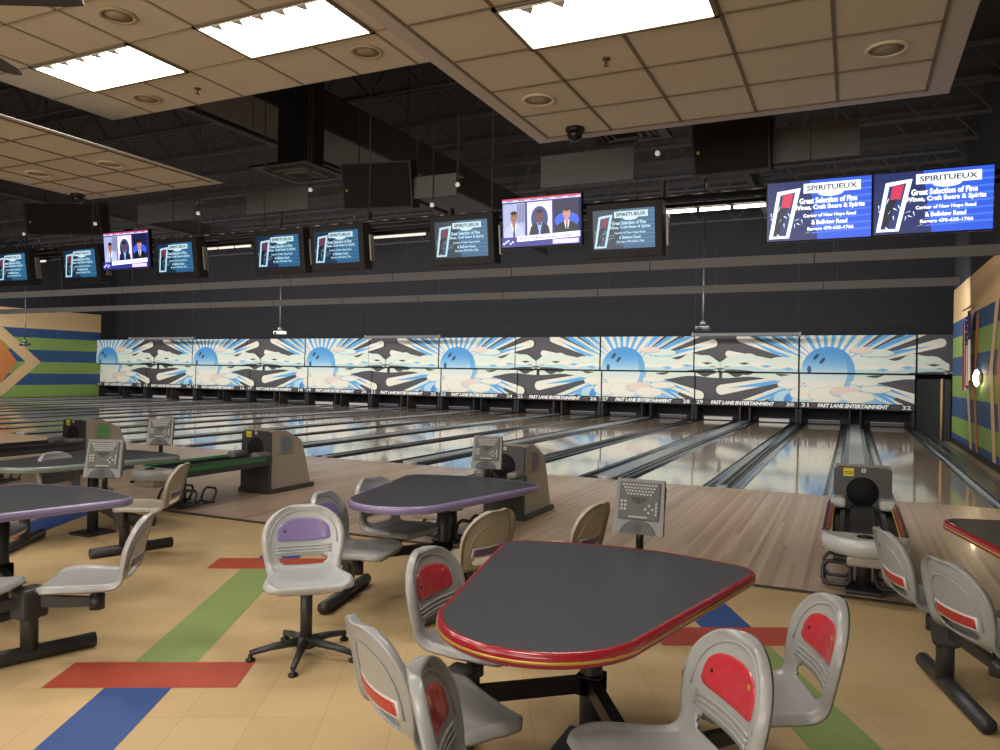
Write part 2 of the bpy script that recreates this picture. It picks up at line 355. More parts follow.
def mural(A, sx):
    """one sun motif: ball centred at sx, cz; coordinates in metres from the floor"""
    cz = ZB+1.33; R = .86
    deg = math.radians
    # fan of blue behind, fading outwards in rays
    A.poly([(sx, cz)]+[(sx+4.2*math.cos(deg(a)), cz+4.2*math.sin(deg(a))) for a in (44, 60, 80, 100, 120, 138)], BLUE)
    A.poly([(sx, cz)]+[(sx+2.3*math.cos(deg(a)), cz+2.3*math.sin(deg(a))) for a in (200, 230, 270, 310, 338)], BLUE)
    for a in (50, 62, 75, 88, 101, 113, 126):
        A.poly([(sx, cz)]+[(sx+4*math.cos(deg(a+d)), cz+4*math.sin(deg(a+d))) for d in (-3.4, 3.4)], CREAM)
    for a, r1, w1 in ((16, 3.55, .15), (25, 3.9, .15), (33, 4.1, .15), (41.5, 4.2, .15), (158, 3.15, .16), (150, 4, .16), (142, 4, .16), (134, 4, .15), (170, 3.4, .12),
                      (191.5, 3.7, .19), (204, 3.4, .18), (216, 3.2, .18), (228, 3, .16), (-18.5, 3.05, .17), (-28, 3.2, .16), (-38, 3, .16), (-48, 2.6, .14)):
        A.poly(capsule(sx, cz, deg(a), .4, r1, .06, w1), CREAM)
        A.poly([(sx+.6*math.cos(deg(a)), cz+.6*math.sin(deg(a))), (sx+r1*.93*math.cos(deg(a-.4)), cz+r1*.93*math.sin(deg(a-.4))),
                (sx+r1*.6*math.cos(deg(a+3.6)), cz+r1*.6*math.sin(deg(a+3.6)))], BLUE)
        A.poly([(sx+.6*math.cos(deg(a-2)), cz+.6*math.sin(deg(a-2))), (sx+r1*.75*math.cos(deg(a-1.8)), cz+r1*.75*math.sin(deg(a-1.8))),
                (sx+r1*.5*math.cos(deg(a-1.0)), cz+r1*.5*math.sin(deg(a-1.0)))], mix(BLUE, CREAM, .5))
    # horizontal wavy cloud bands between the suns
    for side in (1, -1):
        for (z0, amp, th, x_end, c, ph) in ((.42, .09, .72, 3.66, PALE, 0), (.16, .06, .24, 3.66, CREAM, 1.3), (-.18, .08, .26, 3.6, PALE, 2.2), (.02, .05, .16, 3.9, mix(PALE, BLUE, .25), .6)):
            top = []; bot = []
            for i in range(25):
                u = i/24; x = sx+side*(.7+(x_end-.7)*u); z = cz+z0+.08*math.sin(u*2.5)
                top.append((x, z+amp*(math.sin(u*11+ph)+.5*math.sin(u*23+ph*2))*(.5+u))); bot.append((x, z-th*(1-.5*u)+amp*.5*math.sin(u*9+ph)))
            for i in range(24): A.poly([bot[i], bot[i+1], top[i+1], top[i]], c, up=(i == 0))
        for i in range(3):
            x = sx+side*(1.5+i*.75); A.poly([(x, cz+.06+.1*i), (x+.22, cz+.12+.08*i), (x+.42, cz+.05+.1*i), (x+.2, cz-.01+.1*i)], mix(BLUE, CREAM, .2) if i < 2 else INK)
        x = sx+side*3.0; A.poly([(x, cz-.1), (x+.25, cz-.03), (x+.5, cz-.12), (x+.3, cz-.18), (x+.1, cz-.16)], INK)
    # the ball: blue above fading to cream below
    n = 26
    for i in range(n):
        z0 = R-2*R*i/n; z1 = R-2*R*(i+1)/n; w0 = math.sqrt(max(0, R*R-z0*z0)); w1 = math.sqrt(max(0, R*R-z1*z1))
        t = i/n; c = mix(MBLUE, 'c8dfe6', min(1, max(0, (t-.1)/.45)**1.4)); c = mix(c, CREAM, min(1, max(0, (t-.5)/.25)))
        cr2 = mix(DBLUE, c, .45)
        A.poly([(sx-w0, cz+z0), (sx+w0*.72, cz+z0), (sx+w1*.72, cz+z1), (sx-w1, cz+z1)], c, up=(i == 0))
        A.poly([(sx+w0*.72, cz+z0), (sx+w0, cz+z0), (sx+w1, cz+z1), (sx+w1*.72, cz+z1)], mix(c, MBLUE, .55), up=False)
    A.k += 1
    A.ell(sx-.38, cz+.50, .13, .055, '1d3550', 16, deg(52)); A.ell(sx-.18, cz+.36, .13, .055, '1d3550', 16, deg(52)); A.ell(sx-.6, cz+.05, .07, .13, '24507c', 16, 0)
    # mist and clouds in front
    for (dx, dz, rx, rz, c) in ((-1.3, -1.0, .5, .3, 'bcdcea'), (-.9, -1.05, .55, .35, MBLUE), (.3, -1.15, 1.6, .3, '8cc4e8'), (-.5, -1.15, .7, .4, 'd8e6e2'), (-1.25, -.5, .42, .17, CREAM), (-.75, -.82, .5, .26, CREAM),
                                (0, -.85, .62, .3, CREAM), (.55, -.72, .5, .2, PINK), (.95, -.9, .55, .2, CREAM), (1.5, -.62, .5, .13, CREAM), (1.15, -.40, .45, .12, CREAM), (1.5, .62, .55, .14, PALE), (1.05, .72, .4, .12, PINK), (-.15, -1.2, .5, .22, CREAM), (.9, -1.25, .5, .2, CREAM)):
        A.ell(sx+dx, cz+dz, rx, rz, mix(c, BLUE, .35)); A.ell(sx+dx, cz+dz+.02, rx*.95, rz*.88, c)
def panel(xl, xr, z0, z1, y, sunx, name, lab, group):
    t = thing(name, ((xl+xr)/2, y, z0), 0, lab, 'masking panel', group)
    T = Matrix.Translation((-(xl+xr)/2, 0, -z0))
    g = MB(); g.box(((xl+xr)/2, .06, (z0+z1)/2), (xr-xl-.02, .12, z1-z0), blackp, T=T, bev=.01)
    g.build('frame', t)
    A = Art(.0005); A.win = (xl+.03, z0+.02, xr-.03, z1-.02); A.rect(xl, z0, xr, z1, INK)
    for s in sunx: mural(A, s)
    A.build('printed_panel', PRINT, t, T)
    return t, T
suns = [X0-P+.94-2*P*j for j in range(-1, 7)]
for k in range(NP):
    xr = X0-P*k; xl = xr-P; nr = 32-2*k
    near = [s for s in suns if xl-4 < s < xr+3.2]
    kind = 'blue bowling ball sun' if k % 2 == 0 else 'cream rays on dark ground'
    panel(xl, xr, ZS, ZT, YU, near, 'masking_panel', f'upper masking panel, {kind}, above the lettering numbered {nr-1} and {nr}', 'upper masking panels')
    t, T = panel(xl, xr, ZB, ZS-.01, YM, near, 'masking_panel', f'lower masking panel, {kind}, lettered with numbers {nr-1} and {nr}', 'lower masking panels')
    A = Art(.002); A.k = 110
    A.rect(xl+.03, ZB+.02, xr-.03, ZB+.235, '2e2a2c')
    A.text(str(nr-1), xl+.10, ZB+.06, xl+.34, ZB+.20, 'f4f2ec', .02); A.text(str(nr), xr-.40, ZB+.06, xr-.14, ZB+.20, 'f4f2ec', .02)
    A.text('FAST LANE ENTERTAINMENT', xl+.62, ZB+.06, xr-.80, ZB+.20, 'f4f2ec', .055, .25)
    A.rect(xl+.42, ZB+.1, xl+.56, ZB+.16, '6a3c3c'); A.rect(xr-.72, ZB+.1, xr-.48, ZB+.16, '5a4648')
    A.build('lettering', PRINT, t, T)
panel(X0, X0+1.25, ZS, ZT, YU, [X0-P+.94], 'masking_panel', 'short end masking panel beside the right wall above the black curtain', 'upper masking panels')
panel(X0-P*NP-.32, X0-P*NP, ZS, ZT, YU, [suns[-1], suns[-2]], 'masking_panel', 'narrow end masking panel touching the left striped wall', 'upper masking panels')

# pin decks: kickbacks, sweep boards, pit curtains and pins
pinw = mat('pin_white', 'd8d4cc', .3); brownw = mat('kickback_wood', '3a302a', .6, 0, .2)
for k in range(NP):
    cr_ = X0-P*k-P/2; nr = 32-2*k
    t = thing('pinsetter', (cr_, 28.6, 0), 0, f'black pin deck housing with sweep boards below masking numbers {nr-1} and {nr}', 'pinsetter', 'pinsetters')
    g = MB(); g.box((0, 1.2, .27), (P-.02, .04, .54), blackp)
    for i in range(34): g.box((-P/2+.1+i*.105, 1.165, .27), (.05, .03, .5), mat('pit_curtain', '19181a', .8))
    g.build('pit_curtain', t)
    for s in (-1, 1):
        g = MB(); g.box((s*P/2-s*.06, .7, .28), (.1, .95, .52), blackp, bev=.01); g.build('kickback', t)
        g = MB(); g.box((s*.17, .7, .28), (.05, .95, .52), brownw if k % 2 else blackp, bev=.01); g.build('kickback', t)
        g = MB(); light = k == 1 or (k > 3 and k % 3 == 0)
        g.box((s*(W2+LANEW/2), .5, .085), (LANEW-.04, .03, .11), mat('sweep_board_light', 'b9b6ae', .4) if light else mat('sweep_board_dark', '2c2b2e', .4), bev=.008)
        g.box((s*(W2+LANEW/2), .48, .15), (LANEW-.04, .03, .018), mat('sweep_board_edge', '8f8d8a', .4))
        g.build('sweep_board', t)

# ------------------------------------------------------------------ walls
def wall(name, verts, m, th=None): b = MB(); b.add(verts, [[0, 1, 2, 3]], m); return struct(b.build(name))
tan = mat('tan_wall_paint', 'c9a678', .7, 0, .05, 3); navy = mat('navy_wall_paint', '2b4a70', .7, 0, .05, 3); wgreen = mat('green_wall_paint', '7c944a', .7, 0, .05, 3)
orange = mat('orange_wall_paint', 'b8703a', .7, 0, .05, 3)
wall('wall_back', [(XL-2, 29.9, -.2), (8, 29.9, -.2), (8, 29.9, 8.6), (XL-2, 29.9, 8.6)], blackp)
b = MB()
b.add([(XL, -6, -.2), (XL, 29.9, -.2), (XL, 29.9, 8.6), (XL, -6, 8.6)], [[0, 1, 2, 3]], blackp)
zs = [-.2, .65, 1.24, 1.85, 2.47, 3.09, 3.56, 4.55]; mm = [wgreen, navy, wgreen, navy, wgreen, navy, tan]
for i in range(7): b.add([(XL+.02, 4, zs[i]), (XL+.02, 28.94, zs[i]), (XL+.02, 28.94, zs[i+1]), (XL+.02, 4, zs[i+1])], [[0, 1, 2, 3]], mm[i])
def chev(b, x, s, tipy, half, wid, zc, zh, m):
    b.add([(x, tipy, zc), (x, tipy-wid, zc), (x, tipy-half-wid, zc+zh), (x, tipy-half, zc+zh)], [[0, 1, 2, 3]], m)
    b.add([(x, tipy, zc), (x, tipy-wid, zc), (x, tipy-half-wid, zc-zh), (x, tipy-half, zc-zh)], [[0, 1, 2, 3]], m)
chev(b, XL+.03, 1, 25.5, 1.95, .8, 1.84, 1.7, tan); chev(b, XL+.03, 1, 24.28, 1.3, .9, 1.82, 1.7, tan if False else orange)
struct(b.build('wall_left'))
b = MB()
b.add([(XR, -6, -.2), (XR, YW, -.2), (XR, YW, 8.6), (XR, -6, 8.6)], [[3, 2, 1, 0]], blackp)
b.add([(XR, YW, -.2), (XR+3, YW, -.2), (XR+3, YW, 8.6), (XR, YW, 8.6)], [[0, 1, 2, 3]], blackp)
zs = [0, .26, .70, 1.22, 1.76, 2.24, 2.76, 3.17, 4.06]; mm = [navy, wgreen, navy, wgreen, navy, wgreen, navy, tan]
for i in range(8): b.add([(XR-.02, 2, zs[i]), (XR-.02, YW, zs[i]), (XR-.02, YW, zs[i+1]), (XR-.02, 2, zs[i+1])], [[3, 2, 1, 0]], mm[i])
def strip(b, pts, wid, m):   # painted bent stripe on the right wall, pts in (y, z)
    for (y0, z0), (y1, z1) in zip(pts, pts[1:]):
        b.add([(XR-.03, y0-wid, z0), (XR-.03, y0+wid, z0), (XR-.03, y1+wid, z1), (XR-.03, y1-wid, z1)], [[0, 1, 2, 3]], m)
strip(b, [(19.81, .02), (20.7, 1.9), (19.9, 3.17)], .2, tan); strip(b, [(18.9, .02), (19.53, 1.57), (19.11, 3.1)], .17, orange)
strip(b, [(16.72, .05), (17.31, 1.9), (16.7, 3.17)], .2, tan); strip(b, [(15.95, .05), (16.5, 1.9), (16.0, 3.17)], .18, orange)
struct(b.build('wall_right'))
wall('wall_right', [(5.5, YW, -.2), (5.5, 30, -.2), (5.5, 30, 8.6), (5.5, YW, 8.6)], blackp)
wall('wall_front', [(XL-2, -6, -.2), (8, -6, -.2), (8, -6, 8.6), (XL-2, -6, 8.6)], mat('rear_wall_paint', '8a7a66', .8))
b = MB(); b.box((XR-.035, (YW+2)/2, .05), (.03, YW-2, .12), dark); struct(b.build('baseboard_right'))

# ------------------------------------------------------------------ roof, joists, valances
wall('ceiling', [(XL-2, -6, 7.9), (8, -6, 7.9), (8, 30, 7.9), (XL-2, 30, 7.9)], roofm)
def joist(y, x0, x1, zb_, zt_):
    g = MB(); g.bar((x0, y, zb_), (x1, y, zb_), .03, joistm); g.bar((x0, y, zt_), (x1, y, zt_), .03, joistm)
    n = int((x1-x0)/.62)
    for i in range(n):
        xa = x0+(x1-x0)*i/n; xb = x0+(x1-x0)*(i+1)/n
        g.bar((xa, y, zb_ if i % 2 else zt_), (xb, y, zt_ if i % 2 else zb_), .013, joistm)
    return struct(g.build('roof_joist'))
for i in range(12): joist(6.9+i*1.85, XL+.1, 5, 7.1, 7.82)
for x in (-22, -11.5, -2.4):
    g = MB(); g.box((x, 17, 6.55), (.16, 24, .05), joistm); g.box((x, 17, 7.0), (.16, 24, .05), joistm); g.box((x, 17, 6.78), (.03, 24, .42), joistm)
    struct(g.build('roof_beam'))
valm = mat('valance_grey', '625e5c', .7, 0, .06, 2)
for nm, y, z, x1, th in (('trim_2', 14.2, 3.73, 2.25, .17), ('trim_3', 20.1, 3.91, 2.2, .19)):
    g = MB(); n = 14; x0 = XL+.2
    for i in range(n):
        a = x0+(x1-x0)*i/n; c_ = x0+(x1-x0)*(i+1)/n
        g.box(((a+c_)/2, y, z), (c_-a-.02, .05, th), valm); g.box(((a+c_)/2, y+.16, z+th/2), (c_-a, .3, .02), valm)
        g.bar((a+.3, y+.05, z+th/2), (a+.3, y+.05, 7.8), .006, joistm)
    struct(g.build(nm))

# black curtain closing the aisle between lane 32 and the right wall
g = MB(); pts = []; y = 28.6
path = [(X0+.04, 28.6), (X0+.28, 23.75), (X0+.32, 23.62), (XR-.03, 23.62)]
samples = []
for (xa, ya), (xb, yb) in zip(path, path[1:]):
    L_ = math.hypot(xb-xa, yb-ya); n = max(2, int(L_/.03))
    for i in range(n): samples.append((xa+(xb-xa)*i/n, ya+(yb-ya)*i/n, (yb-ya)/L_, -(xb-xa)/L_))
vs = []
for i, (x, y, nx, ny) in enumerate(samples):
    o_ = .045*math.sin(i*.75); vs += [(x+nx*o_, y+ny*o_, 0.0), (x+nx*o_, y+ny*o_, 1.66)]
g.add(vs, [[2*i, 2*i+2, 2*i+3, 2*i+1] for i in range(len(samples)-1)], mat('black_drape', '191717', .8, 0, .15), True)
t = thing('curtain', (0, 0, 0), 0, 'black pleated curtain hanging beside lane 32 near the right wall', 'curtain')
g.build('drape', t)
g = MB(); g.tube([(X0+.28, 23.7, 0), (X0+.28, 23.7, 1.68)], .035, mat('tan_post', '9c7e5c', .6), 8); g.build('post', t)

# ------------------------------------------------------------------ suspended ceilings with tiles, troffers, speakers
TILE = mat('ceiling_tile', 'c6bbaa', .9, 0, .05, 30, bump=.1, bscale=120); GRID = mat('ceiling_grid', '6f6350', .7); EDGE = mat('ceiling_border', 'b4aca6', .8)
GRIDB = mat('ceiling_grid_pale', '94866f', .7)
def soffit(x0, x1, y0, y1, z, gx, gy, border, th=.28, GRID=GRID):
    g = MB(); g.box(((x0+x1)/2, (y0+y1)/2, z+th/2), (x1-x0, y1-y0, th), EDGE)
    bx0, bx1, by1 = x0+border[0], x1-border[1], y1-border[2]
    g.add([(bx0, y0, z-.002), (bx1, y0, z-.002), (bx1, by1, z-.002), (bx0, by1, z-.002)], [[3, 2, 1, 0]], TILE)
    for x in gx: g.box((x, (y0+by1)/2, z-.006), (.022, by1-y0, .008), GRID)
    for y in gy: g.box(((bx0+bx1)/2, y, z-.006), (bx1-bx0, .018, .008), GRID)
    struct(g.build('ceiling'))
ZA, ZBc, ZC = 3.83, 4.28, 3.85
soffit(-2.72, .63, -5.5, 6.63, ZA, [-2.58+.61*i for i in range(6)], [6.48-.61*i for i in range(19)], (.15, .15, .13))
soffit(-7.18, -2.5, -5.5, 5.54, ZBc, [-6.57, -5.95, -5.35, -4.62, -4.0, -3.4, -2.8], [4.86-.61*i for i in range(17)], (.0, .0, .02), .28, GRIDB)
soffit(-9.15, -6.8, -5.5, 6.72, ZC, [-8.1+.61*i for i in range(0, 3)]+[-8.71], [6.48-.61*i for i in range(19)], (.12, .12, .1), .006)
lit = mat('troffer_diffuser', 'fffaf2', .5, emit=TROFFER); louv = mat('troffer_louver', 'c8c4bc', .5)
def troffer(x0, x1, y0, y1, z, lab):
    t = thing('ceiling_light', ((x0+x1)/2, (y0+y1)/2, z), 0, lab, 'ceiling light', 'recessed troffer lights')
    w_, d = (x1-x0)/2, (y1-y0)/2
    g = MB()
    for s in (-1, 1):
        g.box((s*w_, 0, -.012), (.03, 2*d+.03, .02), GRID); g.box((0, s*d, -.012), (2*w_+.03, .03, .02), GRID)
    g.build('frame', t)
    g = MB(); g.add([(-w_, -d, -.016), (w_, -d, -.016), (w_, d, -.016), (-w_, d, -.016)], [[3, 2, 1, 0]], lit); g.build('diffuser', t)
    g = MB()
    for i in range(1, 6): g.prism([(-w_+2*w_*i/6-.045, -d+.012), (-w_+2*w_*i/6+.045, -d+.012), (-w_+2*w_*i/6, -d+.10)], -.034, -.017, louv)
    g.box((0, -d+.012, -.022), (2*w_-.04, .012, .012), louv)
    g.build('louver', t)
troffer(-1.97, -.77, 4.06, 4.65, ZA, 'bright rectangular troffer in the near right ceiling panel')
troffer(-6.57, -5.36, 4.25, 4.86, ZBc, 'bright troffer at top left beside the ceiling fan blade')
troffer(-4.62, -3.40, 4.25, 4.86, ZBc, 'bright troffer at top middle between the round speakers')
for x, y, z in ((-1.37, 1.3, ZA), (-1.37, -1.7, ZA), (-5.96, 1.5, ZBc), (-4.0, 1.5, ZBc), (-5.96, -1.5, ZBc), (-4.0, -1.5, ZBc), (-8.2, 2.6, ZC)):
    troffer(x-.6, x+.6, y-.3, y+.3, z, 'bright rectangular troffer in the ceiling above and behind the seating')
def rspk(x, y, z, lab, col='cbbfa6', r=.115):
    t = thing('ceiling_speaker', (x, y, z), 0, lab, 'ceiling speaker', 'round ceiling speakers')
    g = MB(); g.lathe([(r+.02, -.004), (r+.018, -.016), (r-.005, -.018), (r-.01, -.006)], mat('speaker_ring'+col, col, .6), 32); g.build('ring', t)
    g = MB(); g.lathe([(r-.005, -.008), (.02, -.014), (0, -.014)], mat('speaker_grille', '9a8b72', .8, 0, .2, 80), 32); g.build('grille', t)
def dome(x, y, z, lab):
    t = thing('security_camera', (x, y, z), 0, lab, 'security camera', 'dome cameras')
    g = MB(); g.lathe([(.085, -.002), (.085, -.03), (.075, -.04), (0, -.04)], dark, 24); g.build('mount', t)
    g = MB(); g.lathe([(.07, -.04), (.068, -.07), (.05, -.105), (.025, -.12), (0, -.124)], mat('smoked_dome', '181416', .1), 24); g.build('dome', t)
def sprinkler(x, y, z, lab):
    t = thing('sprinkler_head', (x, y, z), 0, lab, 'sprinkler', 'sprinkler heads')
    g = MB(); g.lathe([(.03, -.001), (.028, -.012), (.01, -.014), (.008, -.05), (.022, -.054), (0, -.056)], mat('brass_sprinkler', '5a4a38', .4, .6), 12); g.build('body', t)
CEIL_FITTINGS = True

# ------------------------------------------------------------------ chairs
def spline(P_, n):
    out = []
    Q = [P_[0]]+list(P_)+[P_[-1]]
    m = len(P_)-1
    for i in range(n+1):
        t = i/n*m; k = min(int(t), m-1); u = t-k; a, b_, c_, d = [Vector(q) for q in Q[k:k+4]]
        out.append(.5*((2*b_)+(c_-a)*u+(2*a-5*b_+4*c_-d)*u*u+(3*b_-a-3*c_+d)*u**3))
    return out
PROF = spline([(.25, .432), (.225, .456), (.13, .465), (.02, .458), (-.09, .456), (-.158, .468), (-.197, .506), (-.213, .565), (-.23, .645), (-.254, .735), (-.283, .832)], 400)
cum = [0]
for i in range(400): cum.append(cum[-1]+(PROF[i+1]-PROF[i]).length)
LEN = cum[-1]
def prof(t):
    s = min(max(t, 0), 1)*LEN
    import bisect
    i = min(max(bisect.bisect_right(cum, s)-1, 0), 399); u = (s-cum[i])/(cum[i+1]-cum[i])
    p = PROF[i].lerp(PROF[i+1], u); d = (PROF[min(i+3, 400)]-PROF[max(i-2, 0)]).normalized()
    return p, Vector((d.y, -d.x)) if False else Vector((-d.y, d.x))*-1   # normal toward the sitter
KN = [(0, .165), (.015, .2), (.04, .226), (.08, .243), (.15, .252), (.28, .240), (.38, .220), (.46, .212), (.56, .224), (.66, .240), (.74, .246)]
def halfw(t):
    if t >= .74: return .246*max(0, 1-((t-.74)/.262)**2.25)**(1/2.0)
    for (a, wa), (b_, wb) in zip(KN, KN[1:]):
        if a <= t <= b_:
            u = (t-a)/(b_-a); return wa+(wb-wa)*(u*u*(3-2*u) if a < .1 else u)
    return KN[-1][1]
def sm(a, b_, x):
    u = min(max((x-a)/(b_-a), 0), 1); return u*u*(3-2*u)
def surf(s, t, off=0.0):
    p, n = prof(t); w_ = halfw(t); x = s*w_
    d = min((1-abs(s))*w_, (1-t)*LEN*1.0+.002, t*LEN+.004)
    o_ = -.024*(1-sm(0, .02, d)) + .010*(sm(.0, .018, d)-sm(.032, .044, d))
    back = sm(.46, .62, t)
    o_ += back*.9*s*s*w_*.22 + (1-back)*(.012*abs(s)**3)
    o_ += off
    return Vector((x, p.x+n.x*o_, p.y+n.y*o_))
def t_at_z(z):
    lo, hi = .45, 1
    for _ in range(30):
        m_ = (lo+hi)/2
        if prof(m_)[0].y < z: lo = m_
        else: hi = m_
    return lo
NS, NT = 26, 64
def tvals():
    ts = []
    for i in range(NT+1):
        u = i/NT; ts.append(u)
    ts = [0, .006, .014, .026]+[.04+(.955-.04)*i/52 for i in range(53)]+[.966, .976, .984, .991, .996, .9995]
    return ts
SHELLS = {}
def shell_mesh(m):
    if m in SHELLS: return SHELLS[m]
    ts = tvals(); nt_ = len(ts)
    ss = [-1+2*i/NS for i in range(NS+1)]
    ss = [math.copysign(abs(x)**.8, x) for x in ss]
    za, zb_ = t_at_z(.482), t_at_z(.532)
    g = MB(); idx = {}
    vs = []
    for layer, off in ((0, 0.0), (1, -.010)):
        for j, t in enumerate(ts):
            for i, s in enumerate(ss): idx[(layer, i, j)] = len(vs); vs.append(surf(s, t, off))
    keep = {}
    for j in range(nt_-1):
        for i in range(NS):
            tm = (ts[j]+ts[j+1])/2; sm_ = (ss[i]+ss[i+1])/2; x = sm_*halfw(tm)
            hole = za < tm < zb_ and abs(x) < .135
            if hole:
                e = min(tm-za, zb_-tm)*LEN
                if abs(x) > .135-max(0, .018-e): hole = False
            keep[(i, j)] = not hole
    fs = []
    for (i, j), k in keep.items():
        if not k: continue
        fs.append([idx[(0, i, j)], idx[(0, i+1, j)], idx[(0, i+1, j+1)], idx[(0, i, j+1)]])
        fs.append([idx[(1, i, j+1)], idx[(1, i+1, j+1)], idx[(1, i+1, j)], idx[(1, i, j)]])
        for (di, dj, a, b_) in ((-1, 0, (i, j+1), (i, j)), (1, 0, (i+1, j), (i+1, j+1)), (0, -1, (i, j), (i+1, j)), (0, 1, (i+1, j+1), (i, j+1))):
            if not keep.get((i+di, j+dj), False):
                fs.append([idx[(0, a[0], a[1])], idx[(1, a[0], a[1])], idx[(1, b_[0], b_[1])], idx[(0, b_[0], b_[1])]])
    g.add(vs, fs, m, True)
    for z in (.552, .570, .588):
        t = t_at_z(z); pts = [surf(-.68+1.36*i/14, t, .002) for i in range(15)]
        g.tube(pts, .006, m, 6)
    pts = []
    for k in range(25):    # raised arch line round the insert
        a = PI*k/24; x = -.196*math.cos(a); z = .60+.196*math.sin(a)**.8; t = t_at_z(z); pts.append(surf(x/halfw(t), t, .001))
    g.tube(pts, .005, m, 6)
    # moulded boss under the seat
    g.box((0, 0, .44), (.2, .22, .03), m, bev=.012)
    o = g.build('seat_shell'); SHELLS[m] = o.data; bpy.data.objects.remove(o)
    return SHELLS[m]
def patch(outl, m, off, name, back=False):
    """conformal patch; outl = [(x, z)] outline on the backrest"""
    g = MB(); n = len(outl); cx = sum(p[0] for p in outl)/n; cz = sum(p[1] for p in outl)/n
    vs = []; R_ = [1, .97, .8, .6, .4, .2]
    for k, r in enumerate(R_):
        for x, z in outl:
            x_, z_ = cx+(x-cx)*r, cz+(z-cz)*r; t = t_at_z(z_); vs.append(surf(x_/halfw(t), t, off*(0.2 if k == 0 else 1)))
    t = t_at_z(cz); vs.append(surf(cx/halfw(t), t, off)); fs = []
    for k in range(len(R_)-1):
        for i in range(n): fs.append([k*n+i, k*n+(i+1) % n, (k+1)*n+(i+1) % n, (k+1)*n+i])
    for i in range(n): fs.append([(len(R_)-1)*n+i, (len(R_)-1)*n+(i+1) % n, len(vs)-1])
    if back: fs = [f[::-1] for f in fs]
    g.add(vs, fs, m, True); o = g.build(name); me = o.data; bpy.data.objects.remove(o); return me
def d_outline():
    out = []
    for i in range(25):
        a = PI*i/24; out.append((-.158*math.copysign(abs(math.cos(a))**.8, math.cos(a)), .650+.100*math.sin(a)**.8))
    for x, z in ((.160, .635), (.148, .622), (.12, .617), (.05, .615), (-.05, .615), (-.12, .617), (-.148, .622), (-.160, .635)): out.append((x, z))
    return out[::-1]
def band_outline(hx, z0, z1):
    p = []
    for i in range(9): p.append((-hx+2*hx*i/8, z0))
    for i in range(9): p.append((hx-2*hx*i/8, z1))
    return p
def star_base():
    out = {}
    g = MB(); g.tube([(0, 0, .07), (0, 0, .43)], .03, dsteel, 12, rx=1.15); g.lathe([(.055, .05), (.055, .09), (.04, .11)], dsteel, 16); out['column'] = g
    g = MB(); g.tube([(.03, 0, .085), (.18, 0, .07), (.31, 0, .045)], [.026, .02, .016], dsteel, 8)
    g.lathe([(.026, 0), (.028, .012), (.012, .02), (.012, .04)], dark, 12, TT(.305, 0, 0)); out['leg'] = g
    return out
PROTO = {}
ins_mats = dict(purple=mat('purple_insert', '8474a4', .25, 0, .04, coat=.4), red=mat('red_insert', 'b4303c', .22, 0, .04, coat=.4))
band_mats = dict(purple=mat('purple_band', '5f4a72', .35), red=mat('red_band', 'a8322e', .35))
shell_mats = dict(grey=mat('seat_grey_plastic', '979796', .33, 0, .04, coat=.15), cream=mat('seat_cream_plastic', '9e9583', .35, 0, .05, coat=.15), white=mat('seat_lit_grey_plastic', 'a8aaaa', .3, 0, .03, coat=.15))  # the white entry puts brighter lighting into the grey shell colour
gold = mat('gold_trim', 'c9a24a', .35, .3)
def make_chair(kind, body, base):
    t = bpy.data.objects.new('swivel_chair', None); COL.objects.link(t)
    o = bpy.data.objects.new('seat_shell', shell_mesh(shell_mats[body])); COL.objects.link(o); o.parent = t
    i = bpy.data.objects.new('back_insert', PROTO.setdefault(('i', kind), None) or patch(d_outline(), ins_mats[kind], .0045, 'back_insert')); COL.objects.link(i); i.parent = t
    PROTO[('i', kind)] = i.data
    if kind == 'red' and False: pass
    g = MB(); tz = t_at_z(.705); c_ = surf(-.45, tz, .006)
    g.box((c_.x, c_.y, c_.z), (.012, .003, .018), gold, bev=.001); g.build('label_tag', i); g = MB(); c_ = surf(.46, t_at_z(.675), .006)
    g.lathe([(.006, 0), (.006, .004), (0, .005)], dark, 8, TT(c_.x, c_.y, c_.z, 0, -PI/2)); g.build('stud', i)
    bm_ = bpy.data.objects.new('back_band', PROTO.get(('b', kind)) or patch(band_outline(.145, .545, .590), band_mats[kind], -.0145, 'back_band', True)); COL.objects.link(bm_); bm_.parent = t
    PROTO[('b', kind)] = bm_.data
    fr = bpy.data.objects.new('band_border', PROTO.get('f') or patch(band_outline(.157, .535, .600), mat('band_border', 'c6c4c0', .4), -.0125, 'band_border', True)); COL.objects.link(fr); fr.parent = bm_
    PROTO['f'] = fr.data
    g = MB(); pts = []
    for k in range(21):    # moulded arch line on the back
        a = PI*k/20; x = -.175*math.cos(a); z = .54+.21*math.sin(a)**.7; tt = t_at_z(z); pts.append(surf(x/halfw(tt), tt, -.0125))
    g.tube(pts, .004, shell_mats[body], 6); g.build('back_moulding', t)
    if base == 'star':
        sb = star_base(); sb['column'].build('column', t); l0 = sb['leg'].build('base_leg', t)
        for k in range(1, 5):
            l = l0.copy(); COL.objects.link(l); l.parent = t; l.rotation_euler = (0, 0, 2*PI*k/5)
    else:
        g = MB(); g.tube([(0, 0, .30), (0, 0, .43)], .026, dark, 12); g.lathe([(.034, .29), (.034, .34)], dsteel, 14); g.build('swivel_post', t)
    return t
